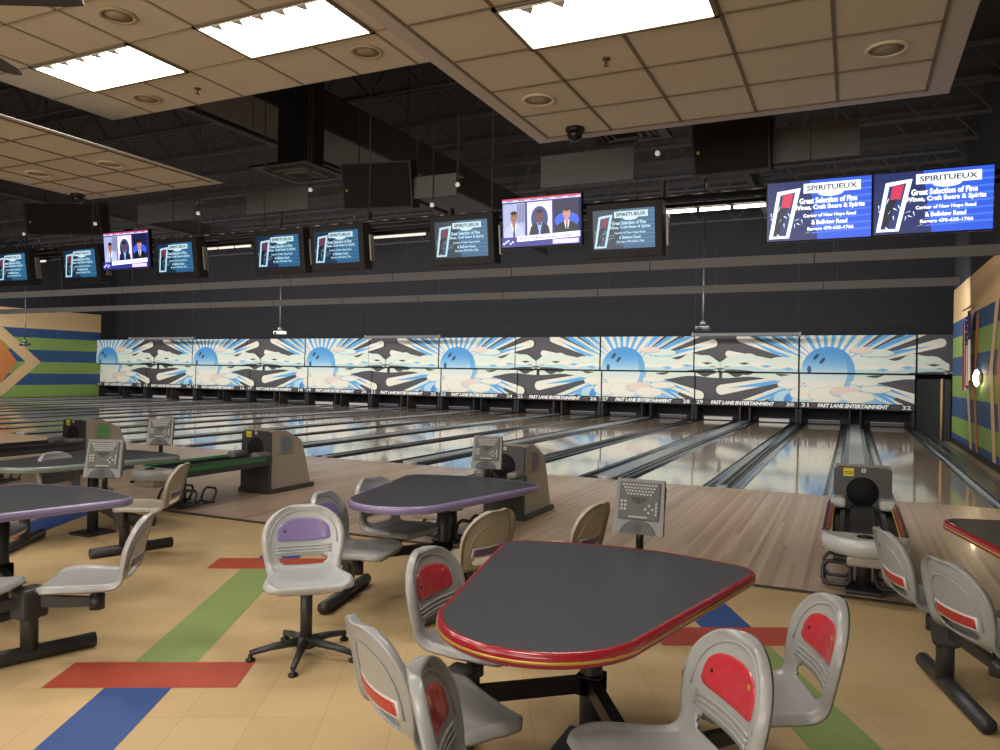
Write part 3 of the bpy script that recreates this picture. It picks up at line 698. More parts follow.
# x, y, facing degrees, kind, body, base, label
CH = dict(
 c1=(-2.848, 3.498, -45, 'purple', 'white', 'star', 'free-standing light grey swivel chair with purple insert on a five-legged star base'),
 c2=(-3.001, 4.209, 12, 'purple', 'grey', 'arm', 'grey chair with purple insert just behind the star-based chair, mounted on a table arm'),
 c3=(-3.138, 4.91, -8, 'purple', 'grey', 'arm', 'grey chair with purple insert at the far left corner of the middle lavender-edged table'),
 c4=(-2.207, 4.219, 166, 'purple', 'cream', 'arm', 'cream-backed chair with purple band seen from behind, between the two nearest tables'),
 c5=(-1.742, 4.75, 172, 'purple', 'cream', 'arm', 'cream-backed chair with purple band seen from behind, just left of the nearest score console'),
 c6=(-1.530, 3.060, 0, 'red', 'grey', 'arm', 'grey chair with red insert facing in at the left edge of the large red-edged table'),
 c7=(-1.315, 2.309, 57, 'red', 'grey', 'arm', 'grey red-banded chair seen from behind at lower left of the large table'),
 c8=(-0.838, 1.941, 23, 'red', 'grey', 'arm', 'nearest grey chair with red insert, cut by the bottom edge of the photo'),
 c9=(-0.518, 2.348, 217, 'red', 'grey', 'arm', 'grey chair with big red insert in front of the right edge of the large table'),
 c10=(-0.306, 3.008, 201, 'red', 'grey', 'arm', 'grey chair with red insert right of the large table, next to the green floor strip'),
 c11=(0.423, 4.753, 17, 'red', 'grey', 'arm', 'grey chair with red band seen from behind, directly right of the near ball return'),
 c12=(0.634, 4.159, 27, 'red', 'grey', 'arm', 'grey chair with red band seen from behind, at the right edge under the right table'),
 c13=(-3.855, 2.915, 218, 'purple', 'grey', 'arm', 'grey side-view chair with purple band, left of the red and green floor strips'),
 c14=(-5.484, 4.653, 211, 'purple', 'cream', 'arm', 'cream chair in side view in front of the green-trimmed ball return'),
 c15=(-6.679, 4.809, 10, 'purple', 'grey', 'arm', 'grey chair with open lower back seen beneath the far left table'),
 c16=(-5.62, 3.3, 35, 'purple', 'white', 'arm', 'light seat edge poking in at the left edge below the near left table'),
 c17=(-4.28, 2.42, 120, 'purple', 'grey', 'arm', 'grey seat corner at the far left edge above the table foot tube'),
)
protos = {}
for k, (x, y, a, kind, body, base, lab) in CH.items():
    key = (kind, body, base)
    if key not in protos: o = protos[key] = make_chair(*key)
    else: o = copy_tree(protos[key])
    o.location = (x, y, 0); o.rotation_euler = (0, 0, math.radians(a-90)); tag(o, lab, 'chair', 'swivel chairs around the bowling tables')

# ------------------------------------------------------------------ tables
def arc(cx, cy, r, a0, a1, n): return [(cx+r*math.cos(math.radians(a0+(a1-a0)*i/n)), cy+r*math.sin(math.radians(a0+(a1-a0)*i/n))) for i in range(n+1)]
def table_outline():
    p = arc(0, -.46, .405, 200, 340, 18)+arc(.485, .52, .15, -18, 72, 8)
    p += [(.30, .725), (.15, .752), (0, .76), (-.15, .752), (-.30, .725)]+arc(-.485, .52, .15, 108, 198, 8)
    return p
def lam_mat():
    m = bpy.data.materials.new('charcoal_laminate'); m.use_nodes = True; nt = m.node_tree; b_ = nt.nodes['Principled BSDF']; L = nt.links
    tc = nt.nodes.new('ShaderNodeTexCoord'); n = nt.nodes.new('ShaderNodeTexNoise'); n.inputs['Scale'].default_value = 130; n.inputs['Detail'].default_value = 3
    cr = nt.nodes.new('ShaderNodeValToRGB'); cr.color_ramp.elements[0].position = .35; cr.color_ramp.elements[1].position = .68
    cr.color_ramp.elements[0].color = lin('2d2f32'); cr.color_ramp.elements[1].color = lin('4b4d51')
    L.new(tc.outputs['Object'], n.inputs[0]); L.new(n.outputs[0], cr.inputs[0]); L.new(cr.outputs[0], b_.inputs['Base Color']); b_.inputs['Roughness'].default_value = .42
    return m
LAM = lam_mat()
rims = dict(red=mat('red_edge_vinyl', '98222e', .22, 0, .05, coat=.5), purple=mat('lavender_edge_vinyl', '84789c', .3, coat=.4), grey=mat('grey_green_edge_vinyl', '6a7672', .3, coat=.4))
seam = dict(red=gold, purple=mat('lavender_edge_line', '6c6484', .3), grey=mat('grey_edge_line', '58605e', .3))
TZ = .76
def table(cx, cy, rim, chairs, posts, lab, sx=1.0, sy=1.0):
    t = thing('bowling_table', (cx, cy, 0), 0, lab, 'table', 'rounded triangular tables')
    O = [(x*sx, y*sy) for x, y in table_outline()]
    g = MB(); g.layers(O, [(.03, TZ-.056), (.008, TZ-.052), (0, TZ-.043), (-.0, TZ-.036)], rims[rim], cap=False)
    g.layers(O, [(0, TZ-.036), (-.002, TZ-.033), (-.002, TZ-.029), (0, TZ-.026)], seam[rim], cap=False)
    g.layers(O, [(0, TZ-.026), (-.002, TZ-.014), (.006, TZ-.002), (.016, TZ+.002), (.022, TZ)], rims[rim], cap=False)
    g.build('edge_band', t)
    g = MB(); g.layers(O, [(.02, TZ-.05), (.02, TZ)], LAM, smooth=False); g.build('tabletop', t)
    g = MB(); g.tube([(0, .1, .0), (0, .1, TZ-.05)], .05, dsteel, 16); g.box((0, .1, .012), (.3, .3, .024), dsteel, bev=.01)
    g.box((0, .1, TZ-.07), (.3, .3, .02), dark, bev=.005); g.build('column', t)
    for (px, py, fa, l0, l1) in posts:
        fx, fy = math.cos(math.radians(fa)), math.sin(math.radians(fa))
        g = MB(); g.tube([(px-fx*l0, py-fy*l0, .045), (px+fx*l1, py+fy*l1, .045)], .042, dsteel, 16)
        g.tube([(px, py, .06), (px, py, .40)], .045, dsteel, 16); g.box((px, py, .33), (.13, .15, .17), dsteel, bev=.02); g.build('foot', t)
        g = MB(); g.bar((px, py, .30), (0, .1, .30), .032, dark, rx=.8)
        g.box((0, .1, .30), (.115, .115, .09), dark, bev=.01); g.build('crossbeam', t)
    for name in chairs:
        x, y = CH[name][0]-cx, CH[name][1]-cy
        px, py = min(((p[0], p[1]) for p in posts), key=lambda q: math.hypot(q[0]-x, q[1]-y))
        g = MB(); g.tube([(px, py, .34), ((px+x)/2, (py+y)/2, .33), (x, y, .325)], [.032, .03, .024], dsteel, 4, sq=True, rx=.6)
        g.lathe([(.04, .285), (.04, .365)], dsteel, 14, TT(x, y, 0)); g.build('seat_arm', t)
    return t
table(-1.02, 3.08, 'red', ['c6', 'c7', 'c8', 'c9', 'c10'], [(-.42, -.42, 110, .0, .0)] if False else [(-.45, -.28, 115, .45, .35), (.38, -.52, 65, .35, .35)], 'large red-edged charcoal table with gold line, nearest in the middle')
table(-2.86, 5.03, 'purple', ['c2', 'c3', 'c4', 'c5'], [(-.45, -.50, 103, .42, .35), (.45, -.45, 75, .4, .35)], 'lavender-edged charcoal table behind the nearest one, level with its score console', .97)
table(-5.08, 3.03, 'purple', ['c13', 'c17', 'c16'], [(.93, -.31, 70, .75, .34), (-.5, -.3, 115, .4, .35)], 'lavender-edged charcoal table cut by the left edge, nearest of the two')
table(-6.80, 4.98, 'grey', ['c14', 'c15'], [(.98, -.32, 72, .28, .42), (-.05, -.55, 123, .55, .35)], 'grey-edged charcoal table furthest left, in front of the ball return hood')
table(1.17, 5.02, 'red', ['c11', 'c12'], [(-.70, -.36, 104, .52, .32), (.5, -.4, 75, .4, .35)], 'red-edged table corner with gold line entering at the right edge')

# ------------------------------------------------------------------ score consoles
keym = mat('console_keys', '9a9a97', .5); keyp = mat('console_keypad', '484848', .5, 0, .05)
def console(x, y, lab, rz=0):
    t = thing('score_console', (x, y, TZ), rz, lab, 'score console', 'keypad consoles on the tables')
    g = MB(); g.tube([(0, .03, -.03), (0, .03, .12)], .02, dark, 12); g.build('stand', t)
    T = TT(0, .0, .19, 0, math.radians(-14))
    g = MB(); pl = [(-.135, -.125), (.135, -.125), (.125, .16), (-.125, .16)]
    g.layers([(a, b_) for a, b_ in pl], [(0, -.03), (0, .0)], gplast, T @ Matrix.Rotation(PI/2, 4, 'X'), smooth=False)
    g.build('face_plate', t)
    g = MB(); g.box((.0, .055, .012), (.245, .07, .27), dplast, T=T, bev=.02); g.build('housing', t)
    g = MB(); g.box((0, -.003, .045), (.215, .012, .195), keyp, T=T, bev=.003); p_ = g.build('keypad', t)
    g = MB()
    for r in range(4):
        n = 11-r
        for i in range(n): g.box((-.086+.0172*i+r*.0086, -.011, .128-.016*r), (.012, .006, .010), keym, T=T)
    for r in range(3):
        for i in range(7-2*r): g.box((-.04+.013*i+r*.013, -.011, .058-.012*r), (.008, .005, .007), dark, T=T)
    for i in range(2):
        for j in range(3): g.box((-.09+.02*i, -.011, .04-.02*j), (.014, .006, .012), keym, T=T)
    for dx, dz in ((0, .018), (0, -.018), (.018, 0), (-.018, 0)): g.box((.055+dx, -.011, .005+dz), (.012, .006, .012), keym, T=T)
    for j in range(4): g.box((.093, -.011, .035-.018*j), (.011, .006, .013), keym, T=T)
    g.box((0, -.011, -.038), (.1, .004, .008), keym, T=T)
    g.build('keys', p_)
    g = MB(); ol = [(-.095*math.cos(PI*i/16), -.124+.072*math.sin(PI*i/16)**1.3) for i in range(17)]
    g.prism([(a, b_) for a, b_ in ol][::-1], .0, .008, dplast, T @ Matrix.Rotation(PI/2, 4, 'X')); s_ = g.build('speaker_panel', t)
    g = MB()
    for i in range(5): g.box((0, -.009, -.112+.010*i), (.05-.004*abs(i-2)*2, .004, .004), dark, T=T)
    g.build('speaker_slots', s_)
console(-1.0, 3.88, 'keypad console standing at the far edge of the large red-edged table')
console(-2.85, 5.86, 'keypad console in front of the hood marked with the purple letter', math.radians(10))
console(-5.06, 3.86, 'keypad console on the near left lavender-edged table', math.radians(28))
console(-6.72, 5.80, 'keypad console on the furthest left grey-edged table', math.radians(30))

# ------------------------------------------------------------------ ball returns
def ball_return(cx, strip_c, strip2, letter_c, lab):
    y0 = 5.92
    t = thing('ball_return', (cx, y0, 0), 0, lab, 'ball return', 'ball returns on the approach')
    Z0 = .50
    # rounded end cap
    g = MB(); ol = [(-.30, .34)]+[(-.30+.02*i/3, .34-.22*i/3) for i in range(1, 3)]+arc(0, .30, .29, 205, 335, 14)+[(.286, .2), (.30, .34)]
    g.layers(ol, [(.05, Z0-.13), (.01, Z0-.10), (0, Z0-.05), (.005, Z0-.015), (.03, Z0)], lplast); cap_ = g.build('end_cap', t); cap_['label'] = 'light grey rounded end tray'
    g = MB(); g.layers(arc(0, 0, .055, 0, 350, 20), [(0, 0), (.0, .008), (.008, .012)], dark, TT(0, .17, Z0)); g.lathe([(.025, 0), (.02, .006), (0, .007)], mat('maroon_button', '5a2a26', .4), 14, TT(0, .17, Z0+.012)); g.build('button_pod', cap_)
    g = MB(); g.box((-.14, .10, Z0-.15), (.14, .05, .03), dark, bev=.01); g.box((.03, .16, Z0-.16), (.3, .22, .07), beige, bev=.02); g.build('lower_box', t)
    # tray floor and rollers
    g = MB(); g.box((0, 1.1, Z0-.09), (.46, 1.6, .05), dark, bev=.01); g.box((0, 1.2, Z0-.045), (.20, 1.3, .05), blackp, bev=.02)
    for s in (-1, 1): g.box((s*.16, 1.1, Z0-.055), (.05, 1.5, .03), dplast, bev=.01)
    g.build('ball_rack', t)
    for s in (-1, 1):
        g = MB(); g.box((s*.262, 1.08, Z0-.05), (.05, 1.55, .13), dplast, bev=.018); r_ = g.build('side_rail', t)
        g = MB(); g.box((s*.250, 1.03, Z0+.016), (.022, 1.40, .012), strip_c, bev=.004); g.box((s*.232, 1.03, Z0+.004), (.012, 1.40, .014), strip2, bev=.004); g.box((s*.290, 1.03, Z0-.02), (.006, 1.40, .05), strip_c); g.build('colour_strip', r_)
        g = MB(); g.box((s*.20, 1.72, Z0+.02), (.13, .26, .09), lplast if strip_c.name.startswith('red') else gplast, bev=.03); g.build('shoulder_block', t)
    # column and foot loops
    g = MB(); g.tube([(0, .62, 0), (0, .62, Z0-.1)], .055, dsteel, 14); g.box((0, .62, .02), (.26, .34, .03), dsteel, bev=.01); g.build('column', t)
    for s in (-1, 1):
        g = MB(); pts = []
        for px, pz in ((-.10, .05), (.10, .05), (.10, .21), (-.10, .21)): pts.append((s*.19+px, pz))
        loop = []
        for i in range(4):
            a = Vector(pts[i]); p0 = Vector(pts[i-1]); p1 = Vector(pts[(i+1) % 4])
            for u in (0, .33, .66, 1):
                q = a+(p0-a).normalized()*.035*(1-u)+(p1-a).normalized()*.035*u; loop.append(q)
        g.tube([(q.x, .55+q.y*.45-.05, q.y) for q in loop], .017, dsteel, 8, closed=True)
        g.tube([(q.x, .85+q.y*.45-.05, q.y) for q in loop], .014, dsteel, 8, closed=True)
        for px in (-.09, .09): g.tube([(s*.19+px, .53, .05), (s*.19+px, .86, .05)], .012, dsteel, 6)
        g.build('shelf_loop', t)
    # hood
    prof_ = [(1.88, .03), (1.85, .50), (1.87, .86), (2.02, .885), (2.18, .87), (2.48, .72), (2.56, .50), (2.68, .05)]
    hw = .245; prof_ = [(y, z*.945) for y, z in prof_]
    g = MB(); n = len(prof_)
    def hwz(z): return hw*(1-.06*max(0, z)/.88)
    vs = [(-hwz(z), y, z) for y, z in prof_]+[(hwz(z), y, z) for y, z in prof_]
    g.add(vs, [list(range(n))[::-1], list(range(n, 2*n))]+[[i, (i+1) % n, n+(i+1) % n, n+i] for i in range(2, n)], beige)
    g.box((0, 2.27, .03), (.56, .90, .06), dplast, bev=.01)
    h = g.build('hood', t)
    # dark front plate with a round ball opening
    g = MB(); C_ = (0, .60); r = .138; ring = []; outer = []
    for i in range(40):
        a = 2*PI*i/40+PI/40; dx, dz = math.cos(a), math.sin(a); ring.append((r*dx, C_[1]+r*dz))
        xx = hw*.97+.006; k = min(xx/abs(dx) if abs(dx) > 1e-6 else 9, ((.828-C_[1]) if dz > 0 else (C_[1]-.40))/abs(dz)); outer.append((dx*k, C_[1]+dz*k))
    def fy(z): return 1.835+max(0, z-.5)*.055
    vs = [(x, fy(z), z) for x, z in outer]+[(x, fy(z), z) for x, z in ring]+[(x, fy(z)+.25, z) for x, z in ring]+[(x, 1.88, z) for x, z in outer]
    fs = []
    for i in range(40):
        j = (i+1) % 40; fs += [[i, j, 40+j, 40+i], [40+i, 40+j, 80+j, 80+i], [120+j, j, i, 120+i][::-1]]
    fs.append([80+i for i in range(40)])
    g.add([(x, y, z) for x, y, z in vs], fs, dplast)
    g.box((0, 1.855, .21), (hw*2+.01, .05, .40), dplast, bev=.008)
    fp = g.build('front_plate', h)
    g = MB()
    g.lathe([(r-.001, .01), (r-.001, .24)], mat('opening_black', '0c0b0c', .9), 40, TT(0, 1.845, C_[1], 0, -PI/2)); g.build('ball_opening', h)
    A = Art(.001); A.rect(-.165, .742, -.075, .818, 'd8c93a'); A.rect(-.158, .777, -.082, .785, '5a5420'); A.rect(-.158, .762, -.082, .768, '5a5420')
    A.rect(-.01, .783, .025, .818, 'd8d4cc'); A.rect(0, .79, .015, .81, 'a04038')
    A.build('sticker', colmat('sticker_print'), fp, TT(0, 1.845, 0))
    if letter_c:
        vs_, fs_ = text_geo('B', .04, 0)
        for s in (1, -1):
            g = MB(); g.add([(s*(.252+.0), 2.08+.2*x if s > 0 else 2.28-.2*x, .54+.2*z) for x, z in vs_], fs_ if s > 0 else fs_, letter_c); 
            g.box((s*.238, 2.16, .64), (.02, .30, .26), mat('badge_plate', '8d8578', .5), bev=.008); g.build('letter_badge', h)
    return t
redst = mat('red_rail_strip', 'b0342c', .3); yel = mat('yellow_rail_strip', 'c8a840', .35); grn = mat('green_rail_strip', '2f6e46', .3); grn2 = mat('bright_green_strip', '5aa870', .35)
pur = mat('purple_letter', '6c607c', .4); blu = mat('blue_letter', '66788a', .4); grl = mat('green_letter', '4f9a5c', .4); tealst = mat('black_rail_strip', '1c2224', .3)
RC = [X0-P*k-P/2 for k in range(4)]
ball_return(RC[0], redst, yel, pur, 'ball return with red and yellow rails facing the camera on the right')
ball_return(RC[1], grn, grn2, pur, 'ball return whose hood stands behind the middle table console')
ball_return(RC[2], grn, grn2, blu, 'ball return with green rails and blue letter badge, left of the middle')
ball_return(RC[3], tealst, dplast, grl, 'ball return with dark rails and green letter badge at far left')

# ------------------------------------------------------------------ monitors over the foul line
SCR = colmat('screen_bright', .3, 1.05); SCR2 = colmat('screen_dim', .3, .62)
YT = 7.6
def ad_art(w_, h, bright):
    A = Art(.0006); W = lambda u: -w_/2+w_*u; H = lambda v: -h/2+h*v
    base = '1f49b8' if bright else '2a5f84'
    A.rect(W(0), H(0), W(1), H(1), base)
    A.poly([(W(0), H(0)), (W(.5), H(0)), (W(.42), H(1)), (W(0), H(1))], '0c1c50' if bright else '14304a')
    for i in range(8): A.poly([(W(.42), H(.1+.11*i)), (W(1), H(.13+.11*i)), (W(1), H(.16+.11*i)), (W(.45), H(.12+.11*i))], '3c66d0' if bright else '3a7aa0')
    wh = 'e8f4ff' if bright else 'bfe4f2'
    A.poly([(W(.10), H(.84)), (W(.33), H(.88)), (W(.22), H(.04)), (W(.02), H(.04))], wh)
    A.poly([(W(.13), H(.78)), (W(.28), H(.82)), (W(.19), H(.08)), (W(.06), H(.08))], '14285c' if bright else '1c4460')
    A.poly([(W(.16), H(.78)), (W(.26), H(.8)), (W(.23), H(.56)), (W(.14), H(.56))], 'b02848' if bright else '7a3048')
    A.poly([(W(.12), H(.55)), (W(.20), H(.57)), (W(.12), H(.1)), (W(.06), H(.1))], '0a1024')
    random.seed(3)
    for i in range(16):
        x, z = random.uniform(.02, .42), random.uniform(.05, .5); a = random.uniform(0, 3); l = .05
        A.poly([(W(x), H(z)), (W(x+l*math.cos(a)), H(z+l*1.6*math.sin(a))), (W(x+l*math.cos(a)+.008), H(z+l*1.6*math.sin(a)+.012))], wh)
    A.rect(W(.36), H(.78), W(.9), H(.94), 'f6fbff' if bright else 'cfeaf2'); A.ell(W(.62), H(.77), w_*.12, h*.06, 'f6fbff' if bright else 'cfeaf2')
    A.text('SPIRITUEUX', W(.39), H(.815), W(.87), H(.905), '141a2c', .03)
    for s, x0, z0, x1, z1 in (('Great Selection of Fine', .32, .60, .87, .70), ('Wines, Craft Beers & Spirits', .27, .48, .94, .58), ('Corner of New Hope Road', .36, .355, .86, .43),
                              ('& Bellview Road', .44, .245, .78, .32), ('Rogers 470-635-1766', .40, .13, .84, .205)):
        A.text(s, W(x0), H(z0), W(x1), H(z1), 'f4f8ff' if bright else 'bfe0ee', .035)
    return A
def news_art(w_, h):
    A = Art(.0006); W = lambda u: -w_/2+w_*u; H = lambda v: -h/2+h*v
    A.rect(W(0), H(0), W(1), H(1), '20245c'); A.rect(W(0), H(.93), W(1), H(1), 'b8c0e8'); A.rect(W(0), H(.965), W(1), H(1), 'b03450')
    for i in range(6): A.rect(W(.05+.16*i), H(.945), W(.14+.16*i), H(.96), '3a3f78')
    skin = ('8a5a4a', '5a3a34', 'b07a68')
    for i, (x0, x1, bgc, suit, shirt) in enumerate(((.0, .31, '8f96b8', 'a0a8cc', 'e8ecff'), (.32, .66, 'c8b8d8', '181a30', '7aa0e0'), (.67, 1, '141638', '10121e', 'd8dcf4'))):
        A.rect(W(x0+.01), H(.22), W(x1-.01), H(.90), bgc); c_ = (x0+x1)/2
        if i == 1: A.ell(W(c_), H(.55), w_*.14, h*.3, 'f0d8c8'); A.ell(W(c_), H(.55), w_*.11, h*.26, '2c3c70')
        if i == 2: A.ell(W(c_), H(.48), w_*.15, h*.16, '2c50c0')
        if i == 0:
            for j in range(5): A.rect(W(.2+.02*j), H(.5), W(.21+.02*j), H(.88), '3c4060')
        A.poly([(W(c_-.14), H(.2)), (W(c_-.11), H(.40)), (W(c_-.04), H(.47)), (W(c_+.04), H(.47)), (W(c_+.11), H(.40)), (W(c_+.14), H(.2))], suit)
        A.poly([(W(c_-.035), H(.48)), (W(c_+.035), H(.48)), (W(c_), H(.2))], shirt); A.poly([(W(c_-.01), H(.44)), (W(c_+.01), H(.44)), (W(c_+.012), H(.2)), (W(c_-.012), H(.2))], '141428' if i != 1 else shirt)
        A.rect(W(c_-.022), H(.42), W(c_+.022), H(.54), skin[i]); A.ell(W(c_), H(.62), w_*.045, h*.12, skin[i]); A.ell(W(c_), H(.70), w_*.043, h*.04, '141014')
        A.rect(W(c_-.022), H(.63), W(c_-.01), H(.645), '1a1010'); A.rect(W(c_+.01), H(.63), W(c_+.022), H(.645), '1a1010'); A.rect(W(c_-.014), H(.555), W(c_+.014), H(.565), '4a2020')
    A.rect(W(0), H(0), W(1), H(.2), '2a2c74'); A.poly([(W(.2), H(.10)), (W(1), H(.14)), (W(1), H(.25)), (W(.2), H(.21))], 'e8ecff'); A.rect(W(.66), H(.02), W(.98), H(.11), 'd8b8e0')
    for i in range(14): A.rect(W(.24+.05*i), H(.155), W(.275+.05*i), H(.175), '50508c')
    for i in range(5): A.rect(W(.02+.03*i), H(.05+.03*(i % 3)), W(.045+.03*i), H(.09+.03*(i % 3)), 'c0c8f4')
    return A
def tv(xa, xb, z0, z1, kind, lab, tilt=7, yaw=0):
    k = YT/10; xa, xb = xa*k, xb*k; z0, z1 = 1.654+(z0-1.654)*k, 1.654+(z1-1.654)*k
    w_, h = xb-xa, z1-z0
    t = thing('television', ((xa+xb)/2, YT, (z0+z1)/2), math.radians(yaw), lab, 'television', 'ceiling-hung televisions over the foul line')
    T = TT(0, 0, 0, 0, math.radians(tilt))
    bz, dp = (.012, .06) if kind in ('big', 'news') else (.07, .18)
    g = MB(); g.box((0, dp/2, -(.0 if dp < .1 else .01)), (w_+2*bz, dp, h+2*bz+(.0 if dp < .1 else .02)), dark if dp < .1 else blackp, T=T, bev=.01)
    if dp > .1: g.box((0, dp+.06, 0), (w_*.6, .12, h*.7), blackp, T=T, bev=.04)
    g.build('cabinet', t)
    A = ad_art(w_, h, kind == 'big') if kind != 'news' else news_art(w_, h)
    A.build('screen', SCR if kind in ('big', 'news') else SCR2, t, T @ TT(0, -.004, 0))
    g = MB(); g.tube([(0, dp*.6, h/2), (0, dp*.6, 3.47-(z0+z1)/2)], .022, dark, 8)
    g.box((0, dp*.6, h/2), (.14, .05, .1), dark, bev=.01); g.build('hanger', t)
    if dp > .1:
        g = MB(); g.box((w_/2+bz+.035, .12, -.03), (.025, .08, h*.8), mat('bracket_grey', '8c8a86', .4, .4), T=T, bev=.005); g.build('bracket', t)
tv(.20, 1.40, 3.36, 4.07, 'big', 'rightmost bright blue advertising television', 3); tv(-1.0, .17, 3.35, 4.07, 'big', 'bright blue advertising television second from right', 3)
tv(-3.28, -2.42, 3.37, 3.90, 'ad', 'advertising television right next to the centre news television')
tv(-4.66, -3.46, 3.48, 4.17, 'news', 'centre news television showing three presenters in suits', 5)
tv(-5.79, -4.90, 3.38, 3.92, 'ad', 'advertising television just left of the centre news television')
tv(-8.08, -7.2, 3.40, 3.92, 'ad', 'advertising television, right one of the close pair below the square vent')
tv(-9.30, -8.40, 3.39, 3.92, 'ad', 'advertising television, left one of the close pair below the square vent')
tv(-11.70, -10.82, 3.40, 3.93, 'ad', 'advertising television just right of the far left news television')
tv(-13.15, -11.95, 3.53, 4.22, 'news', 'far left news television showing three presenters in suits', 5)
tv(-14.32, -13.4, 3.41, 3.95, 'ad', 'advertising television just left of the far left news television')
tv(-16.5, -15.52, 3.43, 3.98, 'ad', 'advertising television cut by the left edge of the photo')
# the pipe the televisions hang from
t = thing('hanging_pipe_rail', (0, YT+.15, 3.46), 0, 'long black pipe rail with bright glint strips carrying the televisions', 'pipe rail')
g = MB(); g.tube([(-30, 0, 0), (2.2, 0, 0)], .028, dark, 10); g.tube([(-30, .25, -.02), (2.2, .25, -.02)], .022, dark, 8); g.build('pipe', t)
x = -15
silver = mat('galvanised_pipe', '8c8a86', .35, .7)
for i in range(66):
    l = random.uniform(.12, .22)
    if not (-.9 < x < 1.3):
        g = MB(); g.tube([(x, -.022, .03), (x+l, -.022, .03)], .012, silver, 6); g.build('pipe_glint', t)  # short silver tubes shape the broken highlight along the lit pipe
    x += .27
for i in range(10):
    g = MB(); g.tube([(-14+i*1.7, .1, 0), (-14+i*1.7, .1, 4.3)], .009, joistm, 6); g.build('hanger_rod', t)
# tube lights behind the televisions
tubem = mat('fluorescent_tube', 'fff4e0', .4, emit=7.0); tubed = mat('dim_fluorescent_tube', 'd8d0c4', .4, emit=.8)
for xa, xb, z, lab, m_ in ((-2.06, -.9, 3.60, 'lit tube lights left of the two bright televisions', tubem), (-6.30, -5.35, 3.555, 'dim tube light between televisions left of the centre', tubed), (-9.55, -8.5, 3.57, 'dim tube light under the square vent', tubed),
                           (-14.5, -13.4, 3.57, 'dim tube light at far left between televisions', tubed), (-4.95, -4.5, 3.5, 'short tube light beside the centre news television', tubem)):
    t = thing('tube_light', ((xa+xb)/2*.9, 8.1, 1.654+(z-1.654)*.9), 0, lab, 'tube light', 'tube lights over the approach'); L_ = (xb-xa)*.9
    g = MB(); g.box((0, .03, .045), (L_+.04, .1, .05), dark, bev=.01); g.box((-L_/2-.03, .03, .1), (.03, .1, .5), joistm); g.build('batten', t)
    g = MB(); n = 3 if L_ > .9 else 1
    for i in range(n): g.tube([(-L_/2+L_*i/n+.02, 0, 0), (-L_/2+L_*(i+1)/n-.02, 0, 0)], .016, m_, 8)
    g.build('tube', t)

# ------------------------------------------------------------------ things hanging from the roof
def hspk(x, z, w_, h, y, yaw, lab, d=.55):
    t = thing('hanging_speaker', (x, y, z), math.radians(yaw), lab, 'speaker', 'large hanging speakers')
    g = MB(); pl = [(-w_/2, 0), (w_/2, 0), (w_/2, d*.5), (w_*.3, d), (-w_*.3, d), (-w_/2, d*.5)]
    T = TT(0, 0, 0, 0, math.radians(12))
    g.prism(pl, -h/2, h/2, mat('speaker_cabinet', '201d1c', .6, 0, .1), T); g.build('cabinet', t)
    g = MB(); g.box((0, -.012, 0), (w_*.94, .02, h*.92), mat('speaker_cloth', '1b1715', .9, 0, .2, 60), T=T, bev=.01); gr = g.build('grille', t)
    g = MB(); g.lathe([(.02, 0), (.018, .006), (0, .007)], gold, 12, T @ TT(-w_*.42, -.022, -.05, 0, PI/2)); g.build('badge', gr)
    g = MB()
    for s in (-1, 1): g.tube([(s*w_*.35, d*.4, h/2-.05), (s*w_*.35, d*.4, 7.8-z)], .008, dark, 6)
    g.tube([(-w_*.3, -.0, -h/2), (-w_*.3, -.02, -h/2-.16)], .009, silver, 6); g.build('chain', t)
hspk(-5.83*.98, 4.09, .98, .60, 8.3, 12, 'black hanging speaker above the middle televisions')
hspk(-1.24*.98, 4.12, .80, .60, 8.3, -3, 'black hanging speaker under the right ceiling panel')
hspk(-12.2*.98, 4.10, 1.3, .52, 8.3, 22, 'black hanging speaker at far left under the lower left ceiling panel')
bafm = mat('grey_baffle', '6c6b6b', .6, 0, .06)
def baffle(xa, xb, z0, z1, lab, y=8.5):
    t = thing('hanging_baffle', ((xa+xb)/2, y, (z0+z1)/2), 0, lab, 'baffle', 'grey hanging baffles')
    g = MB(); g.box((0, 0, 0), (xb-xa, .03, z1-z0), bafm, bev=.004); g.box((0, .1, (z1-z0)/2-.01), (xb-xa, .2, .015), bafm); g.build('board', t)
    g = MB()
    for s in (-.46, .46): g.tube([(s*(xb-xa), .05, (z1-z0)/2), (s*(xb-xa), .05, 7.8-(z0+z1)/2)], .006, silver if False else joistm, 6)
    g.build('wire', t)
baffle(-5.27, -4.62, 3.92, 4.2, 'grey hanging baffle right of the middle speaker'); baffle(-10.4, -9.17, 3.94, 4.24, 'grey hanging baffle left, beside the tip of the lower ceiling panel')
baffle(-8.12, -7.0, 3.93, 4.25, 'grey hanging baffle under the square vent'); baffle(-3.46, -2.31, 3.9, 4.28, 'dark grey hanging baffle above the centre news television')
baffle(-.83, .03, 3.93, 4.3, 'grey hanging baffle right of the right speaker')
def vent(x, y, z, s, lab, duct=True):
    t = thing('air_diffuser', (x, y, z), 0, lab, 'air vent', 'square air diffusers')
    g = MB(); g.box((0, 0, .02), (s, s, .04), dark, bev=.01)
    g.build('plate', t)
    g = MB()
    for i, q in enumerate((.36, .27, .17)):
        for a in range(4):
            g.box((0, 0, 0), (2*q*s, .03, .012), bafm if i else joistm, T=TT(0, 0, -.006-.012*i) @ Matrix.Rotation(a*PI/2, 4, 'Z') @ TT(0, q*s, 0, 0, .5))
    g.build('louver', t)
    if duct:
        g = MB(); g.box((0, 0, 1.7), (.55, .42, 3.35), mat('black_duct', '1f1c1c', .6), bev=.02); g.build('duct', t)
vent(-7.6, 9.05, 4.62, 1.05, 'square vent under the thick black vertical duct')
vent(-2.28, 8.0, 4.30, .85, 'dark square vent just behind the front edge of the right ceiling panel', False)
